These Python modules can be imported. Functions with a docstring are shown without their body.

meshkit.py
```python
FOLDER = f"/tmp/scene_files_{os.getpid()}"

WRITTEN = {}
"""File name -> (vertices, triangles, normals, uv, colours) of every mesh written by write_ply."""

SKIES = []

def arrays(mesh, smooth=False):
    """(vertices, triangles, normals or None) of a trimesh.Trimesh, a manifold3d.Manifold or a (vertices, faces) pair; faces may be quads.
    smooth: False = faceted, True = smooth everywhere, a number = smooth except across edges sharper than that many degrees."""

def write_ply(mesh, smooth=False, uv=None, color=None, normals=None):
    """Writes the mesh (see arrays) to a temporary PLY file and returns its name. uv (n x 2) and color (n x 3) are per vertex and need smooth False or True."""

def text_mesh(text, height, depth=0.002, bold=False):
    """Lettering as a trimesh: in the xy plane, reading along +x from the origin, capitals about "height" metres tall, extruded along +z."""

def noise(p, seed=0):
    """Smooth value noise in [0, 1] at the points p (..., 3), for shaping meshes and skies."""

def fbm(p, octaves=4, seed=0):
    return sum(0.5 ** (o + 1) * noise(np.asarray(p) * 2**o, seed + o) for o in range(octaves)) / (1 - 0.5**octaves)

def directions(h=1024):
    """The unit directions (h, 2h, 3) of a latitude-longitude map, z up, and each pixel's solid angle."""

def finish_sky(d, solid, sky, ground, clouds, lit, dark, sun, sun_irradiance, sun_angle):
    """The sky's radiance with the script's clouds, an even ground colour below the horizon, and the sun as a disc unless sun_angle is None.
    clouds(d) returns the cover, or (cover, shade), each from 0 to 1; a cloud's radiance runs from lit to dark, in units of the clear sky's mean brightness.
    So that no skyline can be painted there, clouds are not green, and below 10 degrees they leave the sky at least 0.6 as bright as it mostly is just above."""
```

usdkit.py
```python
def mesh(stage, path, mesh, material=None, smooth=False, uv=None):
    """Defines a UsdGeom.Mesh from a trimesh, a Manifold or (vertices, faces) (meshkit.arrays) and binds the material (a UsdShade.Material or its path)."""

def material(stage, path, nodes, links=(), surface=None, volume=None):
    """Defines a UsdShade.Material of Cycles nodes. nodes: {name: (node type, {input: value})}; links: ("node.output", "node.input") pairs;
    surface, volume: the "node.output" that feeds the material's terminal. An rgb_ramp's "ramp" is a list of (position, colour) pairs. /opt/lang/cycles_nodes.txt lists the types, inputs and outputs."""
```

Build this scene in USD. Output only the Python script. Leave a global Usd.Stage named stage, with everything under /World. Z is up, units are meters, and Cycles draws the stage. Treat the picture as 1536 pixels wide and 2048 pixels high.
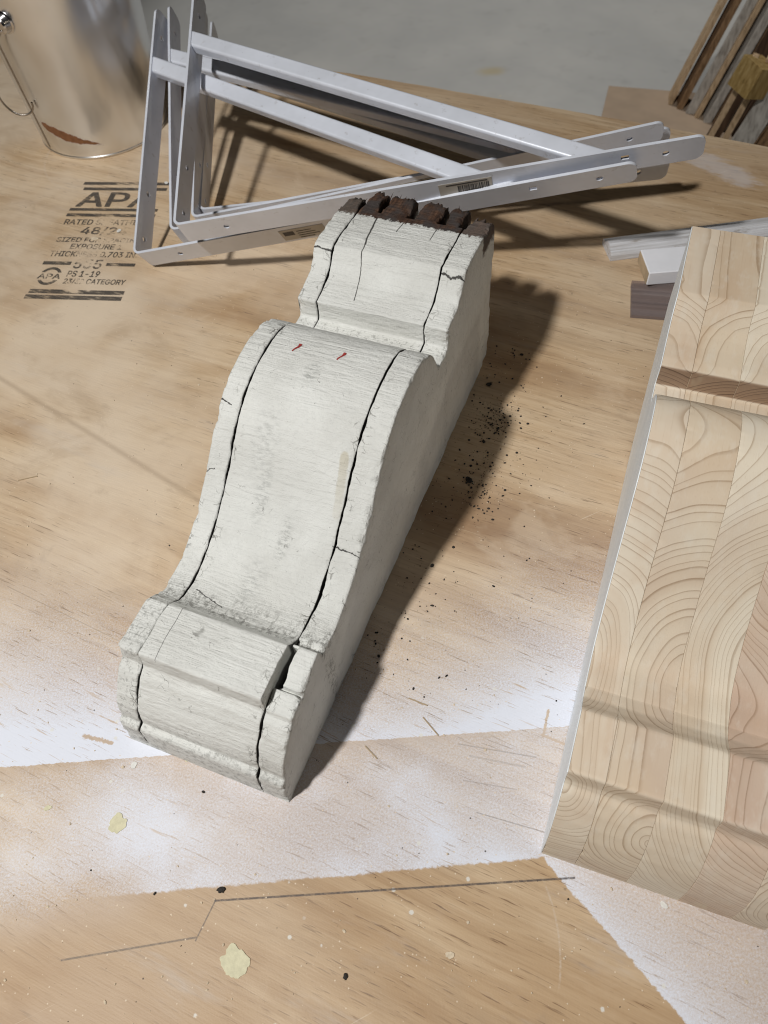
import math, random
import numpy as np
import trimesh
import manifold3d as m3
import shapely
from shapely.geometry import Polygon, Point, box as sbox
from shapely import affinity
import meshkit, usdkit
from meshkit import fbm, noise
from pxr import Usd, UsdGeom, UsdLux, UsdShade, Gf, Sdf

rng = np.random.default_rng(7)
stage = Usd.Stage.CreateInMemory()
UsdGeom.SetStageUpAxis(stage, 'Z')
UsdGeom.Xform.Define(stage, '/World')
UsdGeom.Scope.Define(stage, '/World/Looks')

# ------------------------------------------------------------------ camera
CAM_H, FPX = 0.95, 1560.0
_down = np.array([884 - 768, -(2100 - 1024), -FPX]); _down /= np.linalg.norm(_down)
_up = -_down
_yb = np.array([0, 0, -1.0]); _yb -= _up * _yb.dot(_up); _yb /= np.linalg.norm(_yb)
_xr = np.cross(_yb, _up)
R = np.array([_xr, _yb, _up])                       # world = R @ camera
cam = UsdGeom.Camera.Define(stage, '/World/camera')
mat = np.eye(4); mat[:3, :3] = R; mat[:3, 3] = (0, 0, CAM_H)
cam.AddTransformOp().Set(Gf.Matrix4d(*mat.T.ravel().tolist()))
cam.CreateHorizontalApertureAttr(36.0)
cam.CreateVerticalApertureAttr(48.0)
cam.CreateFocalLengthAttr(36.0 * FPX / 1536)
cam.CreateFStopAttr(9.5)
cam.CreateFocusDistanceAttr(1.0)
cam.CreateClippingRangeAttr(Gf.Vec2f(0.02, 200))
cam.CreateExposureAttr(0.0)

# ------------------------------------------------------------------ light
def aim(xf, pos, target):
    z = np.array(pos, float) - np.array(target, float); z /= np.linalg.norm(z)
    x = np.cross([0, 0, 1.0], z); x /= np.linalg.norm(x); y = np.cross(z, x)
    m = np.eye(4); m[:3, 0], m[:3, 1], m[:3, 2], m[:3, 3] = x, y, z, pos
    xf.AddTransformOp().Set(Gf.Matrix4d(*m.T.ravel().tolist()))
def disk(name, pos, target, radius, intensity, color):
    l = UsdLux.DiskLight.Define(stage, '/World/' + name)
    l.CreateRadiusAttr(radius); l.CreateIntensityAttr(intensity); l.CreateNormalizeAttr(True)
    l.CreateColorAttr(Gf.Vec3f(*color)); aim(l, pos, target)
    return l
disk('ceiling_lamp_key', (-1.32, -0.31, 2.72), (0.0, 0.85, 0.0), 0.10, 30.5, (1.0, 0.985, 0.955))
disk('ceiling_lamp_right', (3.9, 0.7, 1.75), (0.1, 0.65, 0.15), 0.09, 2.9, (1.0, 0.88, 0.70))
spot = UsdLux.SphereLight.Define(stage, '/World/ceiling_lamp_aisle')  # added lamp, coned to brighten the floor and miss the bench
spot.CreateRadiusAttr(0.12); spot.CreateIntensityAttr(88.0); spot.CreateNormalizeAttr(True); spot.CreateColorAttr(Gf.Vec3f(1.0, 0.985, 0.95))
sh = UsdLux.ShapingAPI.Apply(spot.GetPrim()); sh.CreateShapingConeAngleAttr(31.0); sh.CreateShapingConeSoftnessAttr(0.35)
aim(spot, (1.3, 5.2, 3.2), (1.2, 4.4, -0.9))
dome = UsdLux.DomeLight.Define(stage, '/World/room_light')
dome.CreateIntensityAttr(1.0)

# ------------------------------------------------------------------ node graph helper
class G:
    def __init__(s): s.nodes, s.links, s.k = {}, [], 0
    def node(s, kind, out, **inp):
        s.k += 1; nm = f'n{s.k}'; vals = {}
        for k, v in inp.items():
            if isinstance(v, Ref): s.links.append((v.src, f'{nm}.{k}'))
            else: vals[k] = v
        s.nodes[nm] = (kind, vals)
        return Ref(s, f'{nm}.{out}', nm)
    def m(s, t, a, b=None, c=None, clamp=False):
        i = dict(math_type=t, value1=a)
        if b is not None: i['value2'] = b
        if c is not None: i['value3'] = c
        if clamp: i['use_clamp'] = True
        return s.node('math', 'value', **i)
    def v(s, t, a, b=None, out='vector', **kw):
        i = dict(vector_math_type=t) if False else dict(math_type=t)
        i['vector1'] = a
        if b is not None: i['vector2'] = b
        i.update(kw)
        return s.node('vector_math', out, **i)
    def pos(s): return s.node('geometry', 'position')
    def obj(s): return s.node('texture_coordinate', 'object')
    def nrm_obj(s): return s.node('texture_coordinate', 'normal')
    def xyz(s, v):
        r = s.node('separate_xyz', 'x', vector=v)
        return r, Ref(s, r.nm + '.y', r.nm), Ref(s, r.nm + '.z', r.nm)
    def vec(s, x=0.0, y=0.0, z=0.0): return s.node('combine_xyz', 'vector', x=x, y=y, z=z)
    def noise(s, vec, scale, detail=3.0, rough=0.5, dist=0.0, out='fac'):
        return s.node('noise_texture', out, dimensions='3D', vector=vec, scale=float(scale), detail=float(detail), roughness=float(rough), distortion=float(dist))
    def vor(s, vec, scale, feature='f1', out='distance', rand=1.0):
        return s.node('voronoi_texture', out, dimensions='3D', feature=feature, vector=vec, scale=float(scale), randomness=rand)
    def sm(s, x, a, b):   # smoothstep a..b (a may exceed b)
        return s.node('map_range', 'result', range_type='smoothstep', value=x, from_min=float(a), from_max=float(b), to_min=0.0, to_max=1.0, clamp=True)
    def lin(s, x, a, b, c=0.0, d=1.0):
        return s.node('map_range', 'result', range_type='linear', value=x, from_min=float(a), from_max=float(b), to_min=float(c), to_max=float(d), clamp=True)
    def ramp(s, x, stops): return s.node('rgb_ramp', 'color', fac=x, ramp=stops)
    def mix(s, f, a, b, t='mix'): return s.node('mix', 'color', mix_type=t, fac=f, color1=a, color2=b)
    def seg(s, p, a, b):
        """distance of p (z ignored by giving p a zero z) to the segment a-b, and the parameter along it"""
        a3, ba = (a[0], a[1], 0.0), (b[0] - a[0], b[1] - a[1], 0.0)
        L2 = ba[0] ** 2 + ba[1] ** 2
        pa = s.v('subtract', p, a3)
        h = s.m('multiply', s.v('dot_product', pa, ba, out='value'), 1.0 / L2, clamp=True)
        q = s.v('scale', ba, None, scale=h)
        return s.v('length', s.v('subtract', pa, q), None, out='value'), h
    def bump(s, h, dist, strength=1.0, normal=None):
        kw = dict(height=h, distance=float(dist), strength=float(strength))
        if normal is not None: kw['normal'] = normal
        return s.node('bump', 'normal', **kw)
    def finish(s, name, **pr):
        p = s.node('principled_bsdf', 'BSDF', **pr)
        return usdkit.material(stage, '/World/Looks/' + name, s.nodes, s.links, surface=p.src)
class Ref:
    def __init__(s, g, src, nm): s.g, s.src, s.nm = g, src, nm
    def __add__(a, b): return a.g.m('add', a, b)
    __radd__ = __add__
    def __sub__(a, b): return a.g.m('subtract', a, b)
    def __rsub__(a, b): return a.g.m('subtract', b, a)
    def __mul__(a, b): return a.g.m('multiply', a, b)
    __rmul__ = __mul__
    def __truediv__(a, b): return a.g.m('divide', a, b)
    def mx(a, b): return a.g.m('maximum', a, b)
    def mn(a, b): return a.g.m('minimum', a, b)
    def inv(a): return a.g.m('subtract', 1.0, a, clamp=True)

g = G()
bg = g.node('background_shader', 'background', color=(0.86, 0.94, 1.0), strength=0.010)
_dm = usdkit.material(stage, '/World/Looks/room_ambient', g.nodes, g.links, surface=bg.src)
UsdShade.MaterialBindingAPI.Apply(dome.GetPrim()).Bind(_dm)

# ------------------------------------------------------------------ materials
GR = np.array([0.868, -0.497])                      # grain direction of the plywood
def plywood():
    g = G(); P = g.pos(); x, y, z = g.xyz(P)
    p = g.vec(x, y, 0.0)
    u = x * float(GR[0]) + y * float(GR[1]); v = x * float(-GR[1]) + y * float(GR[0])
    warp = g.noise(p, 2.2, 2) - 0.5
    vv = v + warp * 0.10
    bands = g.noise(g.vec(u * 0.9, vv * 9.0, 0.0), 1.0, 5, 0.6, 0.35)
    vs_ = v + warp * 0.025
    streak = g.noise(g.vec(u * 3.5, vs_ * 75.0, 0.0), 1.0, 5, 0.65)
    pores = g.noise(g.vec(u * 26.0, vs_ * 400.0, 3.0), 1.0, 2, 0.6)
    blot = g.noise(p, 3.1, 4, 0.55); lowq = g.noise(p, 5.3, 2)
    col = g.ramp(bands, [(0.28, (0.29, 0.175, 0.09)), (0.39, (0.42, 0.275, 0.152)), (0.50, (0.54, 0.385, 0.232)), (0.60, (0.63, 0.48, 0.315)), (0.70, (0.45, 0.30, 0.172))])
    col = g.mix(g.lin(streak, 0.52, 0.33, 0.0, 0.38), col, (0.31, 0.18, 0.085))
    fig = g.m('sine', (vv * 46.0 + g.noise(g.vec(u * 1.4, v * 6.0, 4.0), 1.0, 3, 0.5) * 9.0) * 6.2832)
    col = g.mix(g.sm(fig, 0.55, 1.0) * g.sm(blot, 0.40, 0.60) * 0.16, col, (0.30, 0.17, 0.08))
    por = g.sm(pores, 0.41, 0.32) * g.sm(streak, 0.64, 0.42)
    fst = g.noise(g.vec(u * 6.0, vs_ * 230.0, 6.0), 1.0, 4, 0.7)
    col = g.mix(g.lin(fst, 0.50, 0.33, 0.0, 0.34), col, (0.29, 0.17, 0.085))
    col = g.mix(g.sm(fst, 0.60, 0.72) * 0.22, col, (0.78, 0.63, 0.45))
    col = g.mix(por * 0.85, col, (0.15, 0.085, 0.045))
    # dusty, greyer towards the back; the left is painted paler, standing in for lamp falloff
    dust = g.sm(blot, 0.34, 0.66) * (g.lin(y, 0.05, 0.6, 0.06, 0.30) + g.lin(x, 0.1, -0.45, 0.0, 0.65))
    col = g.mix(dust, col, (0.68, 0.56, 0.425))
    bl2 = g.noise(g.vec(u * 5.0, v * 9.0, 11.0), 1.0, 5, 0.65, 0.5); bl3 = g.noise(g.vec(u * 9.0, v * 13.0, 21.0), 1.0, 5, 0.7, 0.8)
    col = g.mix(g.sm(bl2, 0.52, 0.68) * 0.38, col, (0.40, 0.29, 0.185))
    col = g.mix(g.sm(bl2, 0.46, 0.32) * 0.30, col, (0.74, 0.60, 0.44))
    col = g.mix(g.sm(bl3, 0.58, 0.72) * 0.30, col, (0.36, 0.27, 0.19))
    # warm stained region close to the front edge
    wb = g.sm(v, 0.30, 0.10) * g.sm(g.noise(g.vec(u * 2.0, v * 6.0, 2.0), 1.0, 4, 0.6), 0.40, 0.62).mx(g.sm(x, -0.05, 0.12) * 0.6)
    col = g.mix(wb * 0.5, col, (0.34, 0.205, 0.105))
    # smeared grey-white rubbings
    for (ca, sa, k1, k2, off) in ((0.94, 0.34, 7.0, 330.0, 1.0), (0.5, 0.87, 9.0, 380.0, 2.0), (0.98, -0.2, 6.0, 300.0, 7.0)):
        scr = g.noise(g.vec((x * ca + y * sa) * k1, (y * ca - x * sa) * k2, off), 1.0, 2, 0.5)
        col = g.mix(g.sm(scr, 0.72, 0.77) * g.sm(lowq, 0.45, 0.65) * 0.5, col, (0.74, 0.64, 0.50))
    rub = g.sm(g.noise(g.vec(u * 3.0, vv * 12.0, 8.0), 1.0, 5, 0.7), 0.56, 0.74) * g.lin(y, 0.0, 0.3, 0.55, 0.3)
    col = g.mix(rub, col, (0.55, 0.50, 0.45))
    # ---- white overspray, with the hard edges left by what masked the sheet
    edge_n = (g.noise(p, 160.0, 3) - 0.5) * 0.006 + (g.noise(p, 14.0, 2) - 0.5) * 0.006
    def half(a, b):     # signed distance to line a-b, positive on its left
        dx, dy = b[0] - a[0], b[1] - a[1]; L = math.hypot(dx, dy)
        return x * (-dy / L) + y * (dx / L) + ((dy * a[0] - dx * a[1]) / L)
    d1 = half((-0.51, 0.3365), (0.193, 0.3115)) + edge_n * 0.7      # >0 beyond the first edge
    d2 = half((-0.337, 0.1745), (0.135, 0.1665)) + edge_n
    d3 = half((0.135, 0.167), (0.247, -0.001)) + edge_n * 1.6       # >0 right of the third edge
    sp = g.noise(p, 420.0, 2, 0.6); sp2 = g.noise(p, 900.0, 1)
    lowx = g.noise(p, 7.0, 3, 0.55)
    xc = x - 0.06
    wide = 0.065 + g.sm(x, -0.24, -0.50) * 0.05 + g.sm(x, 0.02, 0.22) * 0.03
    f1 = g.m('exponent', d1 / wide * -1.0) * (0.80 + g.sm(x, -0.2, -0.42) * 0.5 + g.sm(x, 0.0, 0.15) * 0.45)
    f1 = f1 * (0.65 + lowx * 0.8)
    on1 = g.sm(d1, -0.0012, 0.0012)
    f1 = f1 * on1
    # band between the first and second edge: mist
    on2 = g.sm(d2, -0.0016, 0.0016) * on1.inv()
    f2 = 0.36 + g.sm(lowx, 0.42, 0.68) * 0.46 + g.m('exponent', d2 * -30.0) * (0.16 + g.sm(x, -0.1, 0.10) * 0.25) - g.m('exponent', g.m('absolute', d1) * -45.0) * 0.25
    fade = g.sm(x + (lowx - 0.5) * 0.2, -0.42, -0.27)
    f2 = f2 * (g.sm(d2, -0.0016, 0.0016) * fade + g.sm(d2, -0.05, 0.06) * fade.inv() * 0.7) * on1.inv()
    # beyond the third edge
    on3 = g.sm(half((0.135, 0.167), (0.247, -0.001)) * -1.0 + edge_n * 1.6, -0.0016, 0.0016) * (on2 + on1).inv()
    on3 = g.sm(half((0.247, -0.001), (0.135, 0.167)) + edge_n * 1.2, -0.0016, 0.0016) if False else on3
    d3r = half((0.135, 0.167), (0.247, -0.001)) * 1.0
    f3 = (0.22 + g.m('exponent', g.m('absolute', d3r) * -26.0) * 0.62 + (lowx - 0.5) * 0.5)
    side3 = g.sm(d3r + edge_n * 1.2, -0.0012, 0.0012)
    f3 = f3 * side3 * g.sm(d2, 0.0016, -0.0016)
    # the faint mist over the far area near the corbel's foot
    f0 = g.sm(y, 0.62, 0.36) * 0.13 * on1
    over = (f1.mx(f2).mx(f3) + f0) * (1.0 - por * 0.65)
    over = over + (sp - 0.5) * 1.2 * g.sm(over, 0.03, 0.30) * g.sm(over, 1.15, 0.6) + (sp2 - 0.5) * 0.7 * g.sm(over, 0.03, 0.3) * g.sm(over, 1.15, 0.6)
    strk = g.noise(g.vec(u * 14.0, vv * 200.0, 5.0), 1.0, 3, 0.6)
    over = over - g.sm(strk, 0.40, 0.30) * 0.7 * g.sm(over, 0.4, 0.9)
    ds, h = g.seg(p, (0.70, 1.50), (0.79, 1.37))
    over = over.mx(g.sm(ds + (g.noise(g.vec(u * 18.0, v * 60.0, 0.0), 1.0, 4, 0.7) - 0.5) * 0.09, 0.036, 0.010) * 0.35)
    # scuffs left bare inside the spray
    for (a, b, w) in [((0.164, 0.302), (0.177, 0.334), 0.0019), ((0.163, 0.304), (0.196, 0.285), 0.0017), ((-0.305, 0.394), (-0.285, 0.408), 0.010), ((-0.408, 0.365), (-0.372, 0.352), 0.003), ((-0.322, 0.391), (-0.312, 0.404), 0.008), ((-0.29, 0.46), (-0.27, 0.452), 0.013)]:
        ds, h = g.seg(p, a, b)
        over = over * (g.sm(ds + (g.noise(p, 240.0, 4, 0.7) - 0.5) * w * 2.6, w * 1.2, w * 0.5) * 0.85).inv()
    mist = (on2 * fade).mx(side3 * g.sm(d2, 0.0016, -0.0016)) * on1.inv()
    col = g.mix(mist * 0.42, col, (0.56, 0.50, 0.475))
    over = g.m('multiply', over, 1.0, clamp=True)
    col = g.mix(over, col, (0.725, 0.75, 0.83))
    # speckles of white and cream paint
    vs = g.vor(p, 60.0); vs_c = g.vor(p, 60.0, out='color')
    rr, gg_, bb_ = None, None, None
    sc = g.node('separate_color', 'r', color=vs_c)
    spk = g.sm(vs + (g.noise(p, 500.0, 2) - 0.5) * 0.1, 0.18, 0.10) * g.sm(sc, 0.90, 0.93) * g.sm(y, 0.62, 0.30)
    col = g.mix(spk * 0.8, col, (0.72, 0.71, 0.66))
    # pencil lines, scratches, veneer joint
    for (a, b, w, c, k) in [((-0.2337, 0.1585), (0.1657, 0.1425), 0.0011, (0.07, 0.06, 0.06), 0.85), ((-0.2337, 0.1585), (-0.254, 0.121), 0.0008, (0.1, 0.09, 0.085), 0.7), ((-0.254, 0.124), (-0.40, 0.116), 0.0010, (0.09, 0.08, 0.075), 0.65),
                            ((0.06, 0.304), (0.15, 0.278), 0.0008, (0.2, 0.17, 0.15), 0.4), ((0.06, 0.26), (0.12, 0.243), 0.0007, (0.2, 0.17, 0.15), 0.35), ((0.072, 0.288), (0.135, 0.268), 0.0012, (0.25, 0.22, 0.2), 0.3),
                            ((0.07, 0.222), (0.15, 0.19), 0.0007, (0.17, 0.14, 0.12), 0.5), ((-0.55, 0.60), (-0.29, 0.44), 0.0007, (0.2, 0.15, 0.11), 0.35)]:
        ds, h = g.seg(p, a, b)
        col = g.mix(g.sm(ds, w * 1.5, w * 0.5) * g.lin(g.noise(p, 190.0, 3, 0.7), 0.34, 0.54, 0.60, 1.0) * k, col, c)
    ds, h = g.seg(p, (-0.76, 1.13), (-0.27, 0.71))
    col = g.mix(g.sm(ds, 0.008, 0.0) * 0.28, col, (0.20, 0.13, 0.08))
    # pale arc scratched into the surface, ring left by a can
    for (c, r0, w, k, a0, a1) in [((-0.035, 0.10), 0.172, 0.0016, 0.55, -0.4, 0.3), ((-0.52, 1.72), 0.155, 0.004, 0.30, -3.2, 3.2), ((0.06, 0.46), 0.19, 0.0014, 0.32, -0.7, 0.5)]:
        dv = g.v('subtract', p, (c[0], c[1], 0.0)); rad = g.v('length', dv, None, out='value')
        ax, ay, _ = g.xyz(dv); ang = g.m('arctan2', ay, ax)
        mask = g.sm(g.m('absolute', rad - r0), w, w * 0.3) * g.sm(ang, a0, a0 + 0.15) * g.sm(ang, a1, a1 - 0.15)
        col = g.mix(mask * g.lin(g.noise(p, 220.0, 3, 0.7), 0.36, 0.6) * k, col, (0.62, 0.53, 0.43))
    # little dark stains, dirt dots
    dirt = g.sm(g.noise(g.vec(u * 18.0, v * 45.0, 1.0), 1.0, 4, 0.7), 0.70, 0.78)
    col = g.mix(dirt * 0.6, col, (0.13, 0.08, 0.05))
    dots = g.vor(p, 55.0); dc = g.node('separate_color', 'g', color=g.vor(p, 55.0, out='color'))
    col = g.mix(g.sm(dots, 0.07, 0.04) * g.sm(dc, 0.80, 0.84) * 0.85, col, (0.035, 0.025, 0.02))
    dd = g.vor(p, 120.0); de = g.node('separate_color', 'b', color=g.vor(p, 120.0, out='color'))
    col = g.mix(g.sm(dd, 0.13, 0.07) * g.sm(de, 0.86, 0.90) * 0.8, col, (0.72, 0.60, 0.45))
    nb = g.bump(pores * 0.6 + sp * 0.4, 0.0008, 0.5)
    return g.finish('plywood_veneer', base_color=col, roughness=g.lin(over, 0.0, 1.0, 0.52, 0.70), normal=nb, specular_ior_level=0.32)

def old_paint():
    """thick weathered off-white paint over old wood; local x runs along the corbel, y across it"""
    g = G(); P = g.obj(); x, y, z = g.xyz(P)
    nz = g.node('separate_xyz', 'z', vector=g.nrm_obj())
    p2 = g.vec(x, y, 0.0)
    ridg = g.noise(g.vec(x * 95.0, y * 10.0, z * 60.0), 1.0, 4, 0.6, 0.9)
    fine = g.noise(P, 900.0, 3, 0.6); mid = g.noise(P, 140.0, 4, 0.62); low = g.noise(P, 12.0, 4, 0.6)
    col = g.mix(g.sm(low, 0.30, 0.72), (0.61, 0.61, 0.58), (0.695, 0.70, 0.672))
    # stains: grime in pits, darker near the trough and on the side pieces
    crk = g.vor(g.vec(x + (mid - 0.5) * 0.02, y * 0.8 + (g.noise(P, 60.0, 3) - 0.5) * 0.03, z), 26.0, 'distance_to_edge')
    crk2 = g.vor(g.vec(x + (mid - 0.5) * 0.012, y + (mid - 0.5) * 0.012, z), 75.0, 'distance_to_edge')
    patch = g.noise(P, 17.0, 3, 0.6); patch2 = g.noise(g.v('add', P, (3.1, 0, 0)), 30.0, 3, 0.6)
    c1 = g.sm(crk, 0.016, 0.005) * g.sm(patch, 0.63, 0.70) * 0.7
    c2 = g.sm(crk2, 0.040, 0.014) * g.sm(patch2, 0.60, 0.70) * g.sm(mid, 0.42, 0.60)
    pits = g.sm(g.noise(g.vec(x * 150.0, y * 300.0, z * 160.0), 1.0, 3, 0.65), 0.68, 0.76) * g.sm(patch, 0.42, 0.58)
    smud = g.sm(g.noise(g.vec(x * 20.0, y * 36.0, z * 20.0), 1.0, 4, 0.7), 0.60, 0.78) * g.sm(fine, 0.35, 0.65) * 0.30
    trough = g.sm(x, 0.605, 0.652) * g.sm(x, 0.662, 0.655) * g.sm(g.noise(g.vec(x * 120.0, y * 190.0, z * 120.0), 1.0, 4, 0.8), 0.46, 0.60) * g.sm(g.noise(P, 25.0, 3, 0.6), 0.36, 0.56) * 0.85
    lip = g.sm(x, 0.772, 0.786) * g.sm(g.noise(P, 120.0, 4, 0.75), 0.46, 0.66) * 0.55
    groove = g.sm(g.m('absolute', x - 0.226), 0.010, 0.004) * g.sm(z, 0.2065, 0.2050) * g.sm(g.noise(P, 180.0, 3, 0.75), 0.54, 0.64) * 0.5
    ny = g.node('separate_xyz', 'y', vector=g.nrm_obj())
    dash = g.sm(g.noise(g.vec(x * 38.0, y * 30.0, z * 200.0 + x * 90.0), 1.0, 4, 0.7), 0.65, 0.70) * g.sm(g.m('absolute', ny), 0.5, 0.8) * g.sm(g.noise(P, 13.0, 3), 0.36, 0.50)
    left = g.sm(y, -0.190, -0.194) * g.sm(g.noise(P, 200.0, 4, 0.7), 0.50, 0.66) * g.sm(x, 0.55, 0.70) * 0.55
    edge = g.sm(g.m('absolute', y + 0.1922), 0.018, 0.003).mx(g.sm(g.m('absolute', y + 0.0340), 0.018, 0.003)).mx(g.sm(g.m('absolute', y + 0.222), 0.010, 0.002)).mx(g.sm(g.m('absolute', y), 0.012, 0.002))
    c3 = g.sm(crk2, 0.050, 0.016) * edge * g.sm(nz, -0.1, 0.2) * g.sm(g.noise(P, 38.0, 3, 0.6), 0.50, 0.62)
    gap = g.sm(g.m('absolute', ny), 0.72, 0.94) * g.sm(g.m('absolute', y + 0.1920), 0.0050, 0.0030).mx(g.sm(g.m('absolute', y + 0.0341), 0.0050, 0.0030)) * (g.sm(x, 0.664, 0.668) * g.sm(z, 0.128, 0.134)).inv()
    rubs = None
    for (cx, cy, rx, ry, k) in [(.372, -.121, .020, .012, .75), (.505, -.140, .040, .012, .5), (.545, -.098, .030, .010, .6), (.60, -.12, .04, .02, .4), (.46, -.15, .05, .02, .35)]:
        q = g.v('length', g.vec((x - cx) * (1 / rx), (y - cy) * (1 / ry), 0.0), None, out='value')
        kk = g.sm(q, 1.2, 0.2) * g.sm(g.noise(g.vec(x * 260.0, y * 70.0, 0.0), 1.0, 4, 0.7), 0.44, 0.62) * k
        rubs = kk if rubs is None else rubs.mx(kk)
    col = g.mix(rubs * g.sm(nz, 0.2, 0.4), col, (0.27, 0.275, 0.26))
    grime = c1.mx(c2).mx(pits).mx(dash).mx(c3).mx(trough).mx(lip).mx(groove).mx(left)
    # the joints' hidden bare faces, coloured near-black to paint in the gaps' shade; splits that run on through the centre and across the outer boards
    lines = None
    for (a, b, w) in [((0.02, -0.164), (0.128, -0.1508), 0.0011), ((0.128, -0.1508), (0.20, -0.141), 0.0006), ((0.06, -0.118), (0.088, -0.119), 0.0006), ((0.05, -0.067), (0.092, -0.068), 0.0006),
                      ((0.146, -0.225), (0.1475, -0.192), 0.0010), ((0.147, -0.034), (0.1505, -0.018), 0.0010), ((0.1505, -0.018), (0.147, 0.004), 0.0010), ((0.66, -0.172), (0.735, -0.169), 0.0003),
                      ((0.43, -0.225), (0.435, -0.205), 0.0006), ((0.535, -0.036), (0.538, 0.002), 0.0006), ((0.628, -0.182), (0.640, -0.14), 0.0006),
                      ((0.4995, -0.222), (0.4960, -0.21), 0.0005)]:
        ds, h = g.seg(g.vec(x + (mid - 0.5) * 0.006, y + (g.noise(P, 45.0, 3) - 0.5) * 0.005, 0.0), a, b)
        k = g.sm(ds, w * 1.5, w * 0.6)
        lines = k if lines is None else lines.mx(k)
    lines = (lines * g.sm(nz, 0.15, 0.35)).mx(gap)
    col = g.mix(smud, col, (0.36, 0.36, 0.34))
    col = g.mix(grime * 0.8, col, (0.12, 0.115, 0.10))
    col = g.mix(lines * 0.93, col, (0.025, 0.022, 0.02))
    # a smear of tan filler along the right joint
    ds, h = g.seg(p2, (0.455, -0.0465), (0.505, -0.0405))
    col = g.mix(g.sm(ds + (mid - 0.5) * 0.004, 0.0065, 0.004) * g.lin(h, 0.0, 1.0, 0.75, 0.25) * g.sm(nz, 0.2, 0.4), col, (0.50, 0.46, 0.36))
    # bare, weathered wood at the broken end
    wgn = g.noise(g.vec(x * 20.0, y * 320.0, 0.0), 1.0, 3, 0.6)
    lim = x + (mid - 0.5) * 0.026 + (wgn - 0.5) * 0.012 + (fine - 0.5) * 0.006
    bare = g.sm(lim, 0.0675, 0.0620) * g.sm(nz, -0.35, -0.15)
    nxn = g.node('separate_xyz', 'x', vector=g.nrm_obj())
    bare = bare * g.sm(z + (mid - 0.5) * 0.03, 0.232, 0.246)
    bare = bare.mx(g.sm(nxn, -0.35, -0.7) * g.sm(x, 0.06, 0.045))
    wg = g.noise(g.vec(x * 26.0, y * 260.0, z * 120.0), 1.0, 4, 0.65)
    wt = g.noise(P, 30.0, 3)
    wood = g.ramp(wg, [(0.25, (0.022, 0.012, 0.009)), (0.5, (0.070, 0.036, 0.022)), (0.72, (0.14, 0.075, 0.045))])
    wood = g.mix(g.sm(wt, 0.40, 0.62), wood, (0.055, 0.045, 0.042), 'mix')
    wood = g.mix(g.sm(y, -0.190, -0.197) * 0.6, wood, (0.13, 0.115, 0.10))
    wood = g.mix(g.sm(y, -0.036, -0.030) * 0.55, wood, (0.15, 0.125, 0.11))
    col = g.mix(bare, col, wood)
    hgt = ridg * 0.8 + mid * 0.5 + fine * 0.2 + g.noise(g.vec(x * 330.0, y * 26.0, z * 200.0), 1.0, 3, 0.6, 0.6) * 0.35
    nb = g.bump(hgt, 0.0034, 0.9)
    return g.finish('weathered_paint', base_color=col, roughness=g.lin(bare, 0.0, 1.0, 0.55, 0.85), normal=nb, specular_ior_level=0.3)

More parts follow.
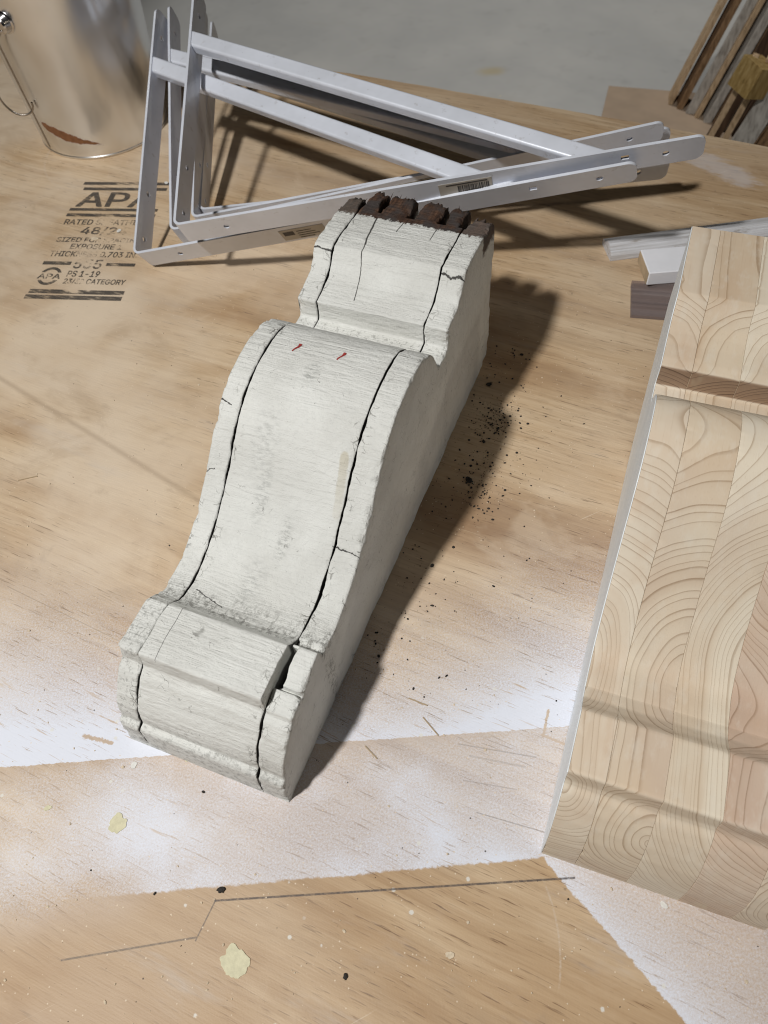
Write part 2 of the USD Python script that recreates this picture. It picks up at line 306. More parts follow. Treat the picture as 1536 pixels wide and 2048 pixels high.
def pine(name, py, pz, tilt, spacing, tone, warm=0.0, seed=0.0, ty=0.0, wav=0.017):
    """sawn softwood: growth rings round a pith line lying near local x"""
    g = G(); P = g.obj(); x, y, z = g.xyz(P)
    nx = g.node('separate_xyz', 'x', vector=g.nrm_obj())
    w1 = g.noise(g.vec(x * 3.2 + seed, y * 9.0, z * 9.0), 1.0, 2) - 0.5
    w2 = g.noise(g.vec(x * 14.0 + seed, y * 30.0, z * 30.0), 1.0, 2) - 0.5
    dy = y - py - (x - 0.4) * ty + w1 * wav + w2 * wav * 0.22
    dz = z - pz - (x - 0.4) * tilt + w1 * wav
    r = g.m('sqrt', dy * dy + dz * dz) / spacing + g.noise(g.vec(seed, 0.0, 0.0), 1.0, 0)
    # uneven ring widths
    r = r + (g.noise(g.vec(g.m('multiply', r, 0.35), seed, 0.0), 1.0, 2) - 0.5) * 3.6
    f = g.m('fraction', r)
    lw = g.noise(g.vec(g.m('floor', r), seed, 1.0), 0.73, 1)
    late = (g.sm(f, 0.78, 0.95) * 0.85 + g.m('power', f, 3.0) * 0.35) * g.sm(f, 1.0, 0.97) * (0.40 + lw * 0.95)
    heart = g.sm(g.noise(g.vec(g.m('multiply', r, 0.16), seed, 4.0), 1.0, 2), 0.46, 0.60)
    fib = g.noise(g.vec(x * 12.0, y * 420.0, z * 420.0), 1.0, 3, 0.6)
    fz = g.noise(P, 700.0, 2)
    blot = g.noise(g.vec(x * 7.0 + seed, y * 16.0, z * 16.0), 1.0, 3, 0.6)
    tone = np.array(tone) * 1.10; tone_ = tone; light = tuple(tone); dark = tuple(np.array(tone) * np.array((.50, .40, .31)))
    tone = 1.0
    col = g.mix(heart * 0.55, light, tuple(tone_ * np.array((.80, .70, .62))))
    col = g.mix(late * 0.56, col, dark)
    col = g.mix(g.sm(fib, 0.55, 0.75) * 0.22, col, tuple(tone_ * np.array((.62, .52, .43))))
    col = g.mix(g.sm(blot, 0.45, 0.72) * (0.20 + warm), col, tuple(np.array((0.56, 0.37, 0.23)) * tone))
    col = g.mix(g.sm(blot, 0.46, 0.26) * 0.35, col, (0.74, 0.69, 0.575))
    pk = g.sm(g.noise(g.vec(x * 3.0 + seed * 2.0, y * 7.0, 0.0), 1.0, 2), 0.50, 0.66) * g.sm(x, 0.38, 0.5)
    col = g.mix(pk * 0.5, col, g.mix(late, (0.56, 0.43, 0.34), (0.30, 0.20, 0.145)))
    col = g.mix(g.sm(g.noise(g.vec(x * 26.0 + seed, y * 60.0, z * 30.0), 1.0, 4, 0.7), 0.48, 0.70) * 0.28, col, (0.76, 0.71, 0.62))
    # end grain drinks up the light
    eg = g.sm(g.m('absolute', nx), 0.45, 0.95)
    burn = eg * g.sm(x, 0.256, 0.262) * g.sm(x, 0.276, 0.270)
    col = g.mix(eg * 0.42, col, g.mix(late, (0.52, 0.46, 0.37), (0.24, 0.175, 0.12)))
    col = g.mix(burn * 0.85, col, g.mix(late, (0.25, 0.15, 0.09), (0.07, 0.035, 0.02)))
    mid_eg = g.sm(g.m('absolute', nx), 0.15, 0.5) * eg.inv()
    col = g.mix(mid_eg * 0.30, col, g.mix(late, (0.50, 0.44, 0.35), (0.26, 0.20, 0.145)))
    # filler and sanding dust smeared over the low end
    fil = g.sm(g.noise(g.vec(x * 10.0, y * 13.0, z * 5.0 + 2.0), 1.0, 4, 0.65), 0.55, 0.68)
    zone = g.sm(x, 0.762, 0.785) * 0.62 + g.sm(g.m('absolute', x - 0.24), 0.05, 0.02) * 0.4
    col = g.mix(fil * g.m('minimum', zone, 0.75), col, (0.66, 0.61, 0.44))
    nb = g.bump(fib * 0.3 + fz * 0.3, 0.0006, 0.5)
    return g.finish(name, base_color=col, roughness=0.62, normal=nb, specular_ior_level=0.3)

def simple(name, color, rough=0.5, metal=0.0, nscale=40.0, namp=0.15, bump=0.0003, **kw):
    g = G(); P = g.obj()
    n = g.noise(P, nscale, 4, 0.6)
    c2 = tuple(np.array(color) * (1 - namp))
    col = g.mix(g.sm(n, 0.3, 0.7), c2, tuple(color))
    nb = g.bump(g.noise(P, nscale * 8, 3), bump, 0.5)
    return g.finish(name, base_color=col, roughness=rough, metallic=metal, normal=nb, **kw)

def bracket_paint():
    g = G(); P = g.obj(); rnd = g.node('object_info', 'random')
    n = g.noise(P, 9.0, 4, 0.6); f = g.noise(P, 160.0, 3, 0.6); q = g.noise(P, 60.0, 4, 0.7)
    col = g.mix(g.sm(n, 0.3, 0.7), (0.62, 0.645, 0.71), (0.70, 0.73, 0.81))
    col = g.mix(g.sm(q, 0.60, 0.70) * 0.35, col, (0.36, 0.335, 0.32))
    col = g.mix(g.sm(g.noise(P, 5.0, 4, 0.7), 0.56, 0.70) * 0.22, col, (0.42, 0.395, 0.385))
    chips = g.sm(g.noise(P, 330.0, 2, 0.5), 0.74, 0.78)
    col = g.mix(chips * 0.8, col, (0.13, 0.12, 0.11))
    nb = g.bump(f * 0.6 + g.noise(P, 700.0, 2) * 0.3, 0.0005, 0.6)
    return g.finish('bracket_enamel', base_color=col, roughness=g.lin(n, 0.3, 0.7, 0.34, 0.46), metallic=0.15, normal=nb, specular_ior_level=0.55, coat_weight=0.12, coat_roughness=0.12)

def tin():
    g = G(); P = g.obj(); x, y, z = g.xyz(P)
    ang = g.m('arctan2', y, x)
    n = g.noise(P, 6.0, 3, 0.5); f = g.noise(g.vec(ang * 3.0, z * 400.0, 0.0), 1.0, 3, 0.6)
    col = g.mix(g.sm(n, 0.3, 0.7), (0.74, 0.76, 0.79), (0.83, 0.85, 0.88))
    wob = (g.noise(P, 55.0, 4, 0.7) - 0.5)
    wf = (g.noise(g.vec(ang * 160.0, z * 60.0, 0.0), 1.0, 3, 0.7) - 0.5)
    # a brown drip smeared round the foot (angles in radians)
    a = ang + wob * 0.10
    line = 0.071 - (a + 2.30) * 0.045
    hw = g.sm(a, -2.33, -2.27) * g.sm(a, -1.40, -1.95) * 0.0095 + g.sm(a, -1.38, -1.55) * g.sm(a, -2.3, -2.2) * 0.002
    sd = g.m('absolute', z - line + wob * 0.012 + wf * 0.008) - hw
    st = g.sm(sd, 0.0012, -0.0012) * g.sm(a, -2.34, -2.30) * g.sm(a, -1.36, -1.46)
    scr = g.sm(g.noise(P, 90.0, 3, 0.6), 0.70, 0.74) * 0.5
    col = g.mix(scr * 0.4, col, (0.4, 0.38, 0.36))
    col = g.mix(st, col, g.mix(g.noise(P, 120.0, 3), (0.10, 0.032, 0.010), (0.27, 0.12, 0.05)))
    met = st.inv()
    nb = g.bump(g.noise(P, 7.0, 2, 0.4) * 2.0 + f * 0.02, 0.0012, 0.35)
    return g.finish('tinned_steel', base_color=col, metallic=met, roughness=g.lin(st, 0, 1, 0.25, 0.5), normal=nb)

def concrete():
    g = G(); P = g.pos()
    n = g.noise(P, 1.3, 5, 0.6); q = g.noise(P, 9.0, 5, 0.65); f = g.noise(P, 120.0, 3, 0.6)
    col = g.ramp(n, [(0.3, (0.42, 0.42, 0.41)), (0.55, (0.50, 0.495, 0.475)), (0.75, (0.56, 0.545, 0.515))])
    col = g.mix(g.sm(q, 0.54, 0.76) * 0.18, col, (0.24, 0.235, 0.225))
    col = g.mix(g.sm(g.noise(P, 3.3, 4, 0.6), 0.58, 0.72) * 0.25, col, (0.40, 0.375, 0.32))
    x, y, z = g.xyz(P); p = g.vec(x, y, 0.0)
    dv = g.v('subtract', p, (0.72, 3.70, 0.0)); sx, sy, _ = g.xyz(dv)
    rr = g.m('sqrt', sx * sx * 1.0 + sy * sy * 3.0)
    col = g.mix(g.sm(rr + (q - 0.5) * 0.08, 0.10, 0.02) * 0.55, col, (0.46, 0.36, 0.16))
    dk = g.vor(p, 9.0); dc = g.node('separate_color', 'r', color=g.vor(p, 9.0, out='color'))
    col = g.mix(g.sm(dk + (f - 0.5) * 0.1, 0.13, 0.07) * g.sm(dc, 0.90, 0.93) * 0.5, col, (0.14, 0.14, 0.14))
    ck = g.vor(p, 6.3); cc = g.node('separate_color', 'g', color=g.vor(p, 6.3, out='color'))
    col = g.mix(g.sm(ck, 0.055, 0.035) * g.sm(cc, 0.80, 0.84) * 0.8, col, (0.62, 0.55, 0.42))
    nb = g.bump(f * 0.6 + q, 0.002, 0.5)
    return g.finish('polished_concrete', base_color=col, roughness=0.55, normal=nb, specular_ior_level=0.3)

def rough_board(name, c0, c1, c2):
    g = G(); P = g.obj(); x, y, z = g.xyz(P)
    s = g.noise(g.vec(x * 90.0, y * 90.0, z * 4.0), 1.0, 5, 0.65, 0.4)
    b = g.noise(P, 7.0, 4, 0.65)
    col = g.ramp(s, [(0.28, c0), (0.5, c1), (0.72, c2)])
    col = g.mix(g.sm(b, 0.55, 0.75) * 0.6, col, tuple(np.array(c0) * 0.7))
    nb = g.bump(s + b, 0.003, 0.6)
    return g.finish(name, base_color=col, roughness=0.85, normal=nb, specular_ior_level=0.2)

def white_wash():
    g = G(); P = g.obj(); x, y, z = g.xyz(P)
    s = g.noise(g.vec(x * 9.0, y * 260.0, z * 260.0), 1.0, 4, 0.65)
    b = g.noise(g.vec(x * 14.0, y * 60.0, z * 60.0), 1.0, 4, 0.7)
    col = g.ramp(s, [(0.3, (0.40, 0.385, 0.375)), (0.5, (0.58, 0.58, 0.60)), (0.7, (0.70, 0.71, 0.745))])
    col = g.mix(g.sm(b, 0.58, 0.72) * 0.75, col, (0.27, 0.225, 0.185))
    return g.finish('whitewashed_wood', base_color=col, roughness=0.6, normal=g.bump(s + b, 0.0008, 0.5))

def smoked_plastic():
    g = G(); P = g.obj(); x, y, z = g.xyz(P)
    n = g.noise(g.vec(x * 3.0, y * 90.0, z * 90.0), 1.0, 3, 0.5)
    t = g.node('transparent_bsdf', 'BSDF', color=g.mix(n, (0.70, 0.65, 0.64), (0.86, 0.81, 0.80)))
    p = g.node('principled_bsdf', 'BSDF', base_color=(0.34, 0.29, 0.285), roughness=0.22, specular_ior_level=0.6)
    m = g.node('mix_closure', 'closure', fac=g.lin(n, 0.3, 0.7, 0.30, 0.55), closure1=t, closure2=p)
    return usdkit.material(stage, '/World/Looks/smoked_plastic', g.nodes, g.links, surface=m.src)

def stamp_ink():
    g = G(); P = g.pos(); x, y, z = g.xyz(P)
    u = x * float(GR[0]) + y * float(GR[1]); v = x * float(-GR[1]) + y * float(GR[0])
    wear = g.noise(g.vec(u * 20.0, v * 130.0, 0.0), 1.0, 4, 0.7) * 0.55 + g.noise(P, 26.0, 4, 0.65) * 0.45
    gone = None
    for (cx, cy, r) in [(-0.475, 1.405, 0.055), (-0.53, 1.355, 0.040), (-0.545, 1.262, 0.030), (-0.46, 1.60, 0.03), (-0.50, 1.46, 0.03)]:
        k = g.sm(g.v('length', g.v('subtract', g.vec(x, y, 0.0), (cx, cy, 0.0)), None, out='value'), r * 1.3, r * 0.1)
        gone = k if gone is None else gone.mx(k)
    a = g.sm(wear + gone * 0.15, 0.66, 0.46) * 0.50
    p = g.node('principled_bsdf', 'BSDF', base_color=(0.075, 0.068, 0.062), roughness=0.7)
    t = g.node('transparent_bsdf', 'BSDF')
    m = g.node('mix_closure', 'closure', fac=a, closure1=t, closure2=p)
    return usdkit.material(stage, '/World/Looks/stamp_ink', g.nodes, g.links, surface=m.src)

M = dict(ply=plywood(), paint=old_paint(), enamel=bracket_paint(), tin=tin(), floor=concrete(), wash=white_wash(), smoke=smoked_plastic(), ink=stamp_ink())
M['raw'] = simple('raw_wood', (0.52, 0.40, 0.26), 0.7, nscale=30, namp=0.3)
M['leg'] = simple('bench_lumber', (0.42, 0.29, 0.17), 0.7, nscale=20, namp=0.3)
M['primer'] = simple('pale_primer', (0.87, 0.91, 0.94), 0.5, nscale=25, namp=0.08)
M['whitepaint'] = simple('white_gloss_paint', (0.86, 0.87, 0.92), 0.35, nscale=15, namp=0.06)
M['chrome'] = simple('bright_steel', (0.62, 0.60, 0.58), 0.16, 1.0, namp=0.1, bump=0.0001)
M['wire'] = simple('dull_wire', (0.36, 0.32, 0.28), 0.35, 1.0, namp=0.2)
M['sticker'] = simple('sticker_paper', (0.46, 0.42, 0.36), 0.5, nscale=20, namp=0.15)
M['print'] = simple('sticker_print', (0.06, 0.05, 0.045), 0.6)
M['red'] = simple('red_marker', (0.36, 0.045, 0.04), 0.6, nscale=300, namp=0.3)
M['char'] = simple('black_crumb', (0.03, 0.024, 0.018), 0.8, nscale=300, namp=0.4)
M['cream'] = simple('cream_paint_flake', (0.66, 0.62, 0.42), 0.6, nscale=150, namp=0.15)
M['whitechip'] = simple('white_paint_chip', (0.75, 0.74, 0.70), 0.6, nscale=200, namp=0.12)
M['dust'] = simple('pale_sawdust', (0.72, 0.60, 0.44), 0.8, nscale=300, namp=0.25)
M['card'] = simple('brown_cardboard', (0.42, 0.315, 0.225), 0.8, nscale=6, namp=0.15)
M['b_brown'] = rough_board('brown_board', (0.09, 0.053, 0.027), (0.24, 0.143, 0.075), (0.375, 0.24, 0.135))
M['b_grey'] = rough_board('grey_board', (0.195, 0.173, 0.15), (0.405, 0.375, 0.338), (0.54, 0.51, 0.465))
M['b_tan'] = rough_board('tan_board', (0.255, 0.173, 0.098), (0.495, 0.352, 0.217), (0.63, 0.465, 0.3))
M['b_dark'] = rough_board('dark_board', (0.025, 0.014, 0.008), (0.06, 0.034, 0.02), (0.10, 0.06, 0.035))
M['b_block'] = rough_board('yellow_block', (0.16, 0.10, 0.03), (0.33, 0.22, 0.08), (0.45, 0.33, 0.15))

# ------------------------------------------------------------------ scene helpers
used = {}
def path_for(parent, name):
    base = (parent.GetPath().pathString if parent else '/World') + '/' + name
    k = used.get(base, 0); used[base] = k + 1
    return base if k == 0 else f'{base}_{k:03d}'
def tag(prim, label=None, cat=None, group=None, kind=None):
    for k, v in (('label', label), ('category', cat), ('group', group), ('kind', kind)):
        if v: prim.SetCustomDataByKey(k, v)
    return prim
def thing(name, label, cat, mat4=None, group=None):
    x = UsdGeom.Xform.Define(stage, path_for(None, name))
    if mat4 is not None: x.AddTransformOp().Set(Gf.Matrix4d(*np.asarray(mat4, float).T.ravel().tolist()))
    return tag(x.GetPrim(), label, cat, group)
def part(name, mesh, m, parent=None, smooth=False, label=None):
    pr = usdkit.mesh(stage, path_for(parent, name), mesh, M[m] if isinstance(m, str) else m, smooth).GetPrim()
    if label: tag(pr, label)
    return pr
def frame(origin, ex, ey=None):
    ex = np.asarray(ex, float); ex = ex / np.linalg.norm(ex)
    ey = np.array([-ex[1], ex[0], 0]) if ey is None else np.asarray(ey, float)
    m = np.eye(4); m[:3, 0], m[:3, 1], m[:3, 2], m[:3, 3] = ex, ey, np.cross(ex, ey), origin
    return m
def cat(ms): return trimesh.util.concatenate(ms)
def bx(x0, x1, y0, y1, z0, z1):
    m = trimesh.creation.box((x1 - x0, y1 - y0, z1 - z0)); m.apply_translation(((x0 + x1) / 2, (y0 + y1) / 2, (z0 + z1) / 2)); return m
def rbox(x0, x1, y0, y1, z0, z1, r=0.002):
    pts = [(x, y, z) for x in (x0 + r, x1 - r) for y in (y0 + r, y1 - r) for z in (z0 + r, z1 - r)]
    c = m3.Manifold.sphere(r, 12)
    return m3.Manifold.batch_hull([c.translate(p) for p in pts])
def tube(pts, r, n=8):
    from scipy.interpolate import CubicSpline
    pts = np.asarray(pts, float); t = np.r_[0, np.cumsum(np.linalg.norm(np.diff(pts, axis=0), axis=1))]
    q = CubicSpline(t, pts)(np.linspace(0, t[-1], 40))
    T = np.gradient(q, axis=0); T /= np.linalg.norm(T, axis=1)[:, None]
    a = np.cross(T, [0.3, 0.5, 0.81]); a /= np.linalg.norm(a, axis=1)[:, None]; b = np.cross(T, a)
    an = np.arange(n) * 2 * np.pi / n
    V = (q[:, None] + r * (np.cos(an)[None, :, None] * a[:, None] + np.sin(an)[None, :, None] * b[:, None])).reshape(-1, 3)
    F = []
    for i in range(len(q) - 1):
        for j in range(n):
            k = (j + 1) % n; F += [[i * n + j, i * n + k, (i + 1) * n + k], [i * n + j, (i + 1) * n + k, (i + 1) * n + j]]
    return (V, np.array(F))

# ================================================================== the setting
fl = trimesh.creation.box((24, 24, 0.1)); fl.apply_translation((0, 4, -0.95))
tag(part('floor', fl, 'floor'), kind='structure')

# ------------------------------------------------------------------ workbench
bench = thing('workbench', 'plywood workbench top with white overspray bands, a black grade stamp and pencil lines', 'workbench')
far = [(-2.0, 2.93), (-0.9, 2.43), (-0.326, 2.134), (0.032, 1.961), (0.48, 1.708), (0.711, 1.574), (0.874, 1.472), (1.30, 1.24)]
outline = []
for (a, b) in zip(far[:-1], far[1:]):
    for t in np.linspace(0, 1, 26)[:-1]:
        x, y = a[0] + (b[0] - a[0]) * t, a[1] + (b[1] - a[1]) * t
        w = 0.006 * (fbm(np.array([x * 14, y * 14, 0.3]), 4, 3) - 0.5)
        outline.append((x + w * 0.5, y + w))
outline += [far[-1], (0.45, -0.30), (-0.2, -0.62), (-2.9, 0.93)]
sheet = trimesh.creation.extrude_polygon(Polygon(outline), 0.018, engine='earcut'); sheet.apply_translation((0, 0, -0.018))
ply = part('plywood_sheet', sheet, 'ply', bench)
for (x, y) in ((-1.9, 2.55), (1.0, 1.15), (0.25, -0.2), (-2.3, 0.9)):
    part('leg', bx(x - .045, x + .045, y - .045, y + .045, -0.9, -0.0185), 'leg', bench)

# the grade stamp, printed on the sheet
SO, SX = np.array([-0.63861, 1.24873, 0.0]), np.array([0.98052, -0.19644, 0.0])
SM = frame(SO, SX)
def flat_text(text, u0, u1, v0, v1, bold=True, slant=0.0):
    m = meshkit.text_mesh(text, 0.1, 0.00025, bold); b = m.bounds
    s = m3 = (u1 - u0) / (b[1][0] - b[0][0]); t = (v1 - v0) / (b[1][1] - b[0][1])
    m.apply_translation((-b[0][0], -b[0][1], -b[0][2])); m.vertices[:, 0] *= s; m.vertices[:, 1] *= t
    m.vertices[:, 0] += slant * m.vertices[:, 1]
    m.apply_translation((u0, v0, 0.0004)); m.apply_transform(SM); return m
def flat_poly(poly, z=0.0004):
    ms = [trimesh.creation.extrude_polygon(q, 0.00025, engine='earcut') for q in getattr(poly, 'geoms', [poly])]
    m = cat(ms); m.apply_translation((0, 0, z)); m.apply_transform(SM); return m
def bar(u0, u1, v, h): return flat_poly(sbox(u0, v - h / 2, u1, v + h / 2))
for _b in [(-0.006, 0.187, 0.367, 0.010), (0.0, 0.187, 0.347, 0.010), (-0.006, 0.187, 0.2735, 0.009), (-0.006, 0.187, 0.2545, 0.010), (0.0, 0.0585, 0.0985, 0.010), (0.132, 0.191, 0.097, 0.009), (0.003, 0.194, 0.0145, 0.0115), (0.0, 0.194, -0.0015, 0.0115)]:
    part('stamp_bar', bar(*_b), 'ink', ply)
part('stamp_lettering', flat_text('APA', 0.002, 0.176, 0.283, 0.335), 'ink', ply)
part('stamp_lettering', flat_text('RATED SHEATHING', -0.002, 0.182, 0.222, 0.2395), 'ink', ply)
part('stamp_lettering', flat_text('48/24', 0.044, 0.143, 0.188, 0.2155), 'ink', ply)
part('stamp_lettering', flat_text('SIZED FOR SPACING', 0.002, 0.183, 0.165, 0.180), 'ink', ply)
part('stamp_lettering', flat_text('EXPOSURE 1', 0.039, 0.148, 0.143, 0.160), 'ink', ply)
part('stamp_lettering', flat_text('THICKNESS 0.703 IN.', 0.004, 0.187, 0.119, 0.136), 'ink', ply)
part('stamp_lettering', flat_text('555', 0.066, 0.123, 0.083, 0.111), 'ink', ply)
part('stamp_lettering', flat_text('PS 1-19', 0.062, 0.128, 0.0585, 0.0765), 'ink', ply)
part('stamp_lettering', flat_text('23/32 CATEGORY', 0.062, 0.187, 0.036, 0.0535), 'ink', ply)
ring = affinity.scale(Point(0.028, 0.059).buffer(1.0, 32), 0.0225, 0.0265)
ring = ring.difference(affinity.scale(Point(0.028, 0.059).buffer(1.0, 32), 0.0165, 0.0195)).difference(sbox(0, 0.047, 0.07, 0.070))
part('stamp_emblem', cat([flat_poly(ring), flat_text('APA', 0.004, 0.051, 0.051, 0.066, True)]), 'ink', ply)

# ------------------------------------------------------------------ the old corbel
CA = np.array([0.20577, 0.96637, 0.0]); CD = np.array([-0.44684, -0.89461, 0.0]); CN = np.array([0.89461, -0.44684, 0.0])
OLD = frame(CA, CD, CN)
S_CURVE = [(.2662, .2329), (.274, .2455), (.2832, .2552), (.294, .2640), (.3063, .2702), (.320, .2735), (.3337, .2748), (.3563, .2747), (.376, .2725), (.3952, .2680), (.4261, .2560), (.4555, .2345), (.4774, .2135), (.5117, .1830), (.529, .1690), (.5544, .1512), (.5786, .1382), (.6019, .1302), (.6180, .1278), (.6421, .1310)]
HEAD = [(-.03, .2635), (.0347, .2690), (.07, .2735), (.118, .2765), (.142, .2745), (.1488, .2690), (.1560, .2590), (.166, .2500), (.1743, .2450), (.188, .2410), (.2013, .2380), (.2138, .2352), (.2150, .2345), (.2153, .2070), (.2165, .2042), (.230, .2030), (.246, .2030), (.2564, .2080), (.2610, .2200)]
ROLL = [(.7490, .1220), (.7590, .1100), (.7690, .0970), (.7770, .0830), (.7810, .0700), (.7822, .0580), (.7826, .0565), (.7890, .0540), (.7915, .0500), (.7930, .0260), (.7940, .0080)]
def prof_centre(): return HEAD + S_CURVE + [(.6500, .1355), (.6580, .1430), (.6640, .1505), (.6665, .1540), (.7320, .1550), (.7342, .1535), (.7350, .1500), (.7372, .1310), (.7400, .1280)] + ROLL
def prof_right(): return HEAD + S_CURVE + [(.6470, .1330), (.6490, .1290), (.6530, .1290), (.6545, .1320), (.6610, .1470), (.6630, .1485), (.6850, .1440), (.7070, .1385), (.7082, .1290), (.7100, .1280), (.7120, .1365), (.7360, .1310), (.7385, .1250), (.7410, .1235), (.7470, .1210)] + ROLL[1:]
def prof_left(): return HEAD + S_CURVE + [(.6500, .1350), (.6580, .1420), (.6640, .1480), (.6665, .1505), (.7300, .1510), (.7325, .1495), (.7335, .1450), (.7365, .1290), (.7400, .1265)] + ROLL
def resample(p, step):
    p = np.asarray(p, float); out = [p[0]]
    for a, b in zip(p[:-1], p[1:]):
        n = max(1, int(np.ceil(np.linalg.norm(b - a) / step)))
        out += [a + (b - a) * (k + 1) / n for k in range(n)]
    return np.array(out)
def smooth_curve(p):
    """spline through the long sweep of the S, corners elsewhere kept"""
    from scipy.interpolate import CubicSpline
    p = np.asarray(p, float)
    i0 = next(i for i in range(len(p)) if p[i][0] >= .2662 - 1e-6); i1 = next(i for i in range(len(p)) if p[i][0] >= .6421 - 1e-6)
    q = p[i0:i1 + 1]; t = np.r_[0, np.cumsum(np.linalg.norm(np.diff(q, axis=0), axis=1))]
    t_ = np.linspace(0, t[-1], 200); k = np.ones(15) / 15
    f = CubicSpline(t, q)(t_); pad = np.vstack([f[:1].repeat(7, 0), f, f[-1:].repeat(7, 0)])
    f = np.stack([np.convolve(pad[:, j], k, 'valid') for j in (0, 1)], 1)
    return np.vstack([p[:i0], f, p[i1 + 1:]])
def board(prof, y0, y1, step=0.0024, K=None, K2=16, seed=0, rough=1.0, round_=0.0018, wob=(0.0, 0.0), back=None, tipnoise=0.0, chips=(1.0, 1.0), notch=None):
    """a sawn block: the profile (s, z) swept from y0 to y1 down to the table (or to back(s)), with uneven surfaces"""
    pr = resample(prof, step); n = len(pr)
    T = np.gradient(pr, axis=0); T /= np.linalg.norm(T, axis=1)[:, None] + 1e-12
    N = np.stack([-T[:, 1], T[:, 0]], 1)
    N[N[:, 1] < 0] *= -1
    K = K or max(6, int((y1 - y0) / 0.0032))
    inner = np.linspace(0, 1, K)
    ts = np.unique(np.r_[0, 0.12 * round_ / (y1 - y0) * 2, round_ * .5 / (y1 - y0), round_ / (y1 - y0), inner[1:-1], 1 - round_ / (y1 - y0), 1 - round_ * .5 / (y1 - y0), 1 - 0.12 * round_ / (y1 - y0) * 2, 1])
    low = np.array([0.0 if back is None else back(s) for s in pr[:, 0]])
    rows = []
    s_, z_ = pr[:, 0][:, None], pr[:, 1][:, None]
    Y = y0 + (y1 - y0) * ts[None, :] + 0 * s_
    e = np.minimum(ts, 1 - ts) * (y1 - y0)
    drop = np.where(e < round_, round_ - np.sqrt(np.maximum(round_ ** 2 - (round_ - e) ** 2, 0)), 0)[None, :]
    X = s_ + 0 * Y; Z = z_ + 0 * Y
    pts = np.stack([X, Y, Z], -1)
    chipk = np.clip(fbm(pts * 75 + seed * 3.3, 4, seed + 21) - .54, 0, 1) * np.exp(-(e / .0045) ** 2)[None, :] * .022 * min(1.0, rough) * np.where(ts < .5, chips[0], chips[1])[None, :]
    disp = -chipk + rough * (0.0011 * (fbm(pts * 60 + seed, 4, seed) - .5) + 0.0008 * (fbm(pts * np.array([260, 40, 200]) + seed, 3, seed + 5) - .5)) - drop
    X = X + N[:, :1] * disp; Z = Z + N[:, 1:] * disp
    # wavy long edges
    wl = wob[0] * (fbm(np.stack([pr[:, 0] * 45, 0 * pr[:, 0], pr[:, 1] * 45], -1) + seed, 5, seed + 9) - .5) * 1.6
    wr = wob[1] * (fbm(np.stack([pr[:, 0] * 45, 0 * pr[:, 0] + 7, pr[:, 1] * 45], -1) + seed, 5, seed + 11) - .5) * 1.6
    Y = Y + wl[:, None] * (1 - ts)[None, :] ** 3 + wr[:, None] * ts[None, :] ** 3
    if notch:            # a piece broken out of the inner edge
        k = ((pr[:, 0] > notch[0]) & (pr[:, 0] < notch[1])) * notch[2] * (.75 + .5 * fbm(np.stack([pr[:, 0] * 60, 0 * pr[:, 0], 0 * pr[:, 0]], -1), 3, 4))
        Y = Y + k[:, None] * (1 - ts)[None, :] ** 1.0
    top = np.stack([X, Y, Z], -1)
    def side(edge, sign):
        f = np.linspace(0, 1, K2 + 1)[1:]
        q = np.repeat(edge[:, None, :], K2, 1)
        q[:, :, 0] = edge[:, None, 0] + (pr[:, 0] - edge[:, 0])[:, None] * f[None]
        q[:, :, 2] = edge[:, None, 2] * (1 - f)[None] + low[:, None] * f[None]
        d = 0.0026 * (fbm(q * np.array([11, 0, 18]) + seed + sign, 4, seed + 3) - .5) * rough
        q[:, :, 1] += d * np.minimum(1, f * 8)[None]
        if sign > 0: q[:, -1, 1] += 0.004 * min(1.0, rough) * (fbm(q[:, -1] * np.array([24, 0, 0]), 6, 2) - .5)
        return q
    right, left = side(top[:, -1], 1), side(top[:, 0], -1)
    loop = np.concatenate([top, right, left[:, ::-1]], 1)     # n x L x 3
    L = loop.shape[1]
    if tipnoise:
        k0 = np.clip(1 - (pr[:, 0] - pr[0, 0]) / 0.02, 0, 1)
        loop[:, :, 0] += (k0[:, None] * tipnoise * (fbm(loop * np.array([0, 330, 240]) + seed, 4, seed) - .35))
        loop[:, :, 2] -= (k0[:, None] ** 2 * 0.014 * fbm(loop * np.array([20, 260, 0]) + seed, 4, seed + 1)) * (loop[:, :, 2] > .1)
    V = loop.reshape(-1, 3)
    i, j = np.meshgrid(np.arange(n - 1), np.arange(L), indexing='ij'); k = (j + 1) % L
    F = np.concatenate([np.stack([i * L + j, (i + 1) * L + j, (i + 1) * L + k], -1).reshape(-1, 3), np.stack([i * L + j, (i + 1) * L + k, i * L + k], -1).reshape(-1, 3)])
    c0, c1 = loop[0].mean(0), loop[-1].mean(0); nV = len(V)
    V = np.vstack([V, loop[0], loop[-1], c0, c1]); a = np.arange(L); b = (a + 1) % L
    F = np.vstack([F, np.stack([nV + a, nV + b, 0 * a + nV + 2 * L], -1), np.stack([nV + L + b, nV + L + a, 0 * a + nV + 2 * L + 1], -1)])
    return (V, F)

